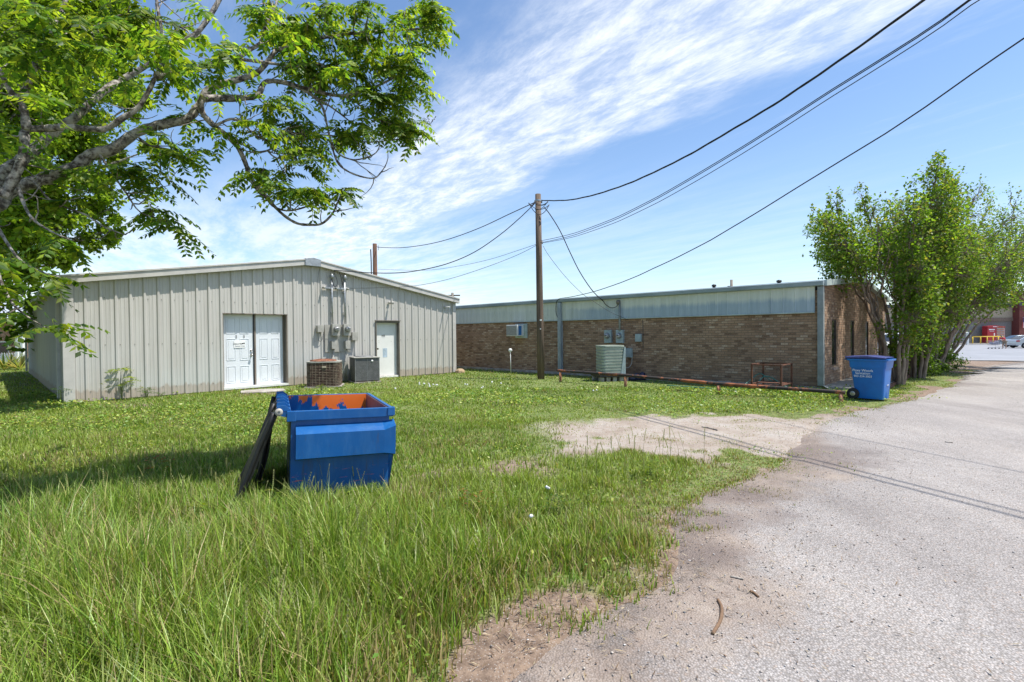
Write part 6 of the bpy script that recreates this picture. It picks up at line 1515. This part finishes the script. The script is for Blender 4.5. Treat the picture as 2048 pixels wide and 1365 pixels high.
# distance across the band (d) and along it (l)
d_ = mth(nt, 'ADD', mth(nt, 'MULTIPLY', mth(nt, 'ADD', U_, .1), -.84), mth(nt, 'MULTIPLY', mth(nt, 'SUBTRACT', V_, 4.07), -.543))
l_ = mth(nt, 'ADD', mth(nt, 'MULTIPLY', U_, .543), mth(nt, 'MULTIPLY', V_, -.84))
cmb = nt.nodes.new('ShaderNodeCombineXYZ'); nt.links.new(d_, cmb.inputs[0]); nt.links.new(l_, cmb.inputs[1])
n_big = noise(nt, 1.1, 6, .6, vec=cmb.outputs[0], stretch=(1.0, .6, 1)); 
n_wis = nt.nodes.new('ShaderNodeTexNoise'); setin(n_wis, Scale=8.0, Detail=10, Roughness=.72, Distortion=.25)
mpn = nt.nodes.new('ShaderNodeMapping'); mpn.inputs['Scale'].default_value = (1.0, .38, 1); mpn.inputs['Rotation'].default_value = (0, 0, .5); nt.links.new(cmb.outputs[0], mpn.inputs[0]); nt.links.new(mpn.outputs[0], n_wis.inputs['Vector'])
n_f = noise(nt, 2.2, 8, .7, vec=cmb.outputs[0], stretch=(1.2, .3, 1))
dj = mth(nt, 'ADD', d_, mth(nt, 'MULTIPLY', mth(nt, 'SUBTRACT', n_big, .5), .9))
def ss(nt, x, a, b):
    m = nt.nodes.new('ShaderNodeMapRange'); m.interpolation_type = 'SMOOTHSTEP'; m.inputs[1].default_value = a; m.inputs[2].default_value = b
    nt.links.new(x, m.inputs[0]); return m.outputs[0]
band = mth(nt, 'MULTIPLY', ss(nt, dj, .12, .42), mth(nt, 'SUBTRACT', 1.0, ss(nt, dj, .95, 1.5)))
wis = ss(nt, n_wis.outputs['Fac'], .33, .72)
cl1 = mth(nt, 'MULTIPLY', band, mth(nt, 'ADD', mth(nt, 'MULTIPLY', wis, .68), .26))
farm = ss(nt, V_, 2.3, 5.0)
lft = mth(nt, 'SUBTRACT', 1.0, ss(nt, U_, -2.2, .8))
cl2 = mth(nt, 'MULTIPLY', mth(nt, 'MULTIPLY', farm, mth(nt, 'ADD', mth(nt, 'MULTIPLY', lft, .5), .16)), ss(nt, n_f, .32, .66))
cl3 = mth(nt, 'MULTIPLY', ss(nt, n_f, .50, .75), .16)
cl = mth(nt, 'MINIMUM', mth(nt, 'MAXIMUM', mth(nt, 'MAXIMUM', cl1, cl2), cl3), .92)
SKYG = nt.nodes.new('ShaderNodeHueSaturation'); SKYG.inputs['Saturation'].default_value = 1.06; nt.links.new(sky.outputs[0], SKYG.inputs['Color'])
hz_f = mth(nt, 'MULTIPLY', mth(nt, 'SUBTRACT', 1.0, ss(nt, sep.outputs[2], .0, .5)), .10)
hz_c = mixc(nt, hz_f, SKYG.outputs[0], (4.2, 4.9, 5.6))
fin = mixc(nt, cl, hz_c, (5.5, 5.75, 6.05))
nt.links.new(fin, bg.inputs[0])
cam = bpy.data.cameras.new('camera'); co_ = bpy.data.objects.new('camera', cam); C.objects.link(co_)
cam.sensor_width = 36; cam.lens = 36*FPX/2048; cam.clip_end = 2000; cam.clip_start = .05
co_.location = (0, 0, H)
fwd = Vector((0, cos(PIT), -sin(PIT))); upv = Vector((0, sin(PIT), cos(PIT))); rt = Vector((1, 0, 0))
# roll so that the horizon rises to the right in the picture
rt2 = rt*cos(ROL)-upv*sin(ROL); up2 = upv*cos(ROL)+rt*sin(ROL)
co_.rotation_euler = Matrix((rt2, up2, -fwd)).transposed().to_euler()
S.camera = co_
S.view_settings.view_transform = 'Standard'; S.view_settings.look = 'None'; S.view_settings.exposure = 0.72; S.view_settings.gamma = 1.0
S.cycles.max_bounces = 6; S.cycles.diffuse_bounces = 3; S.cycles.transmission_bounces = 4; S.cycles.glossy_bounces = 3
S.cycles.use_denoising = True
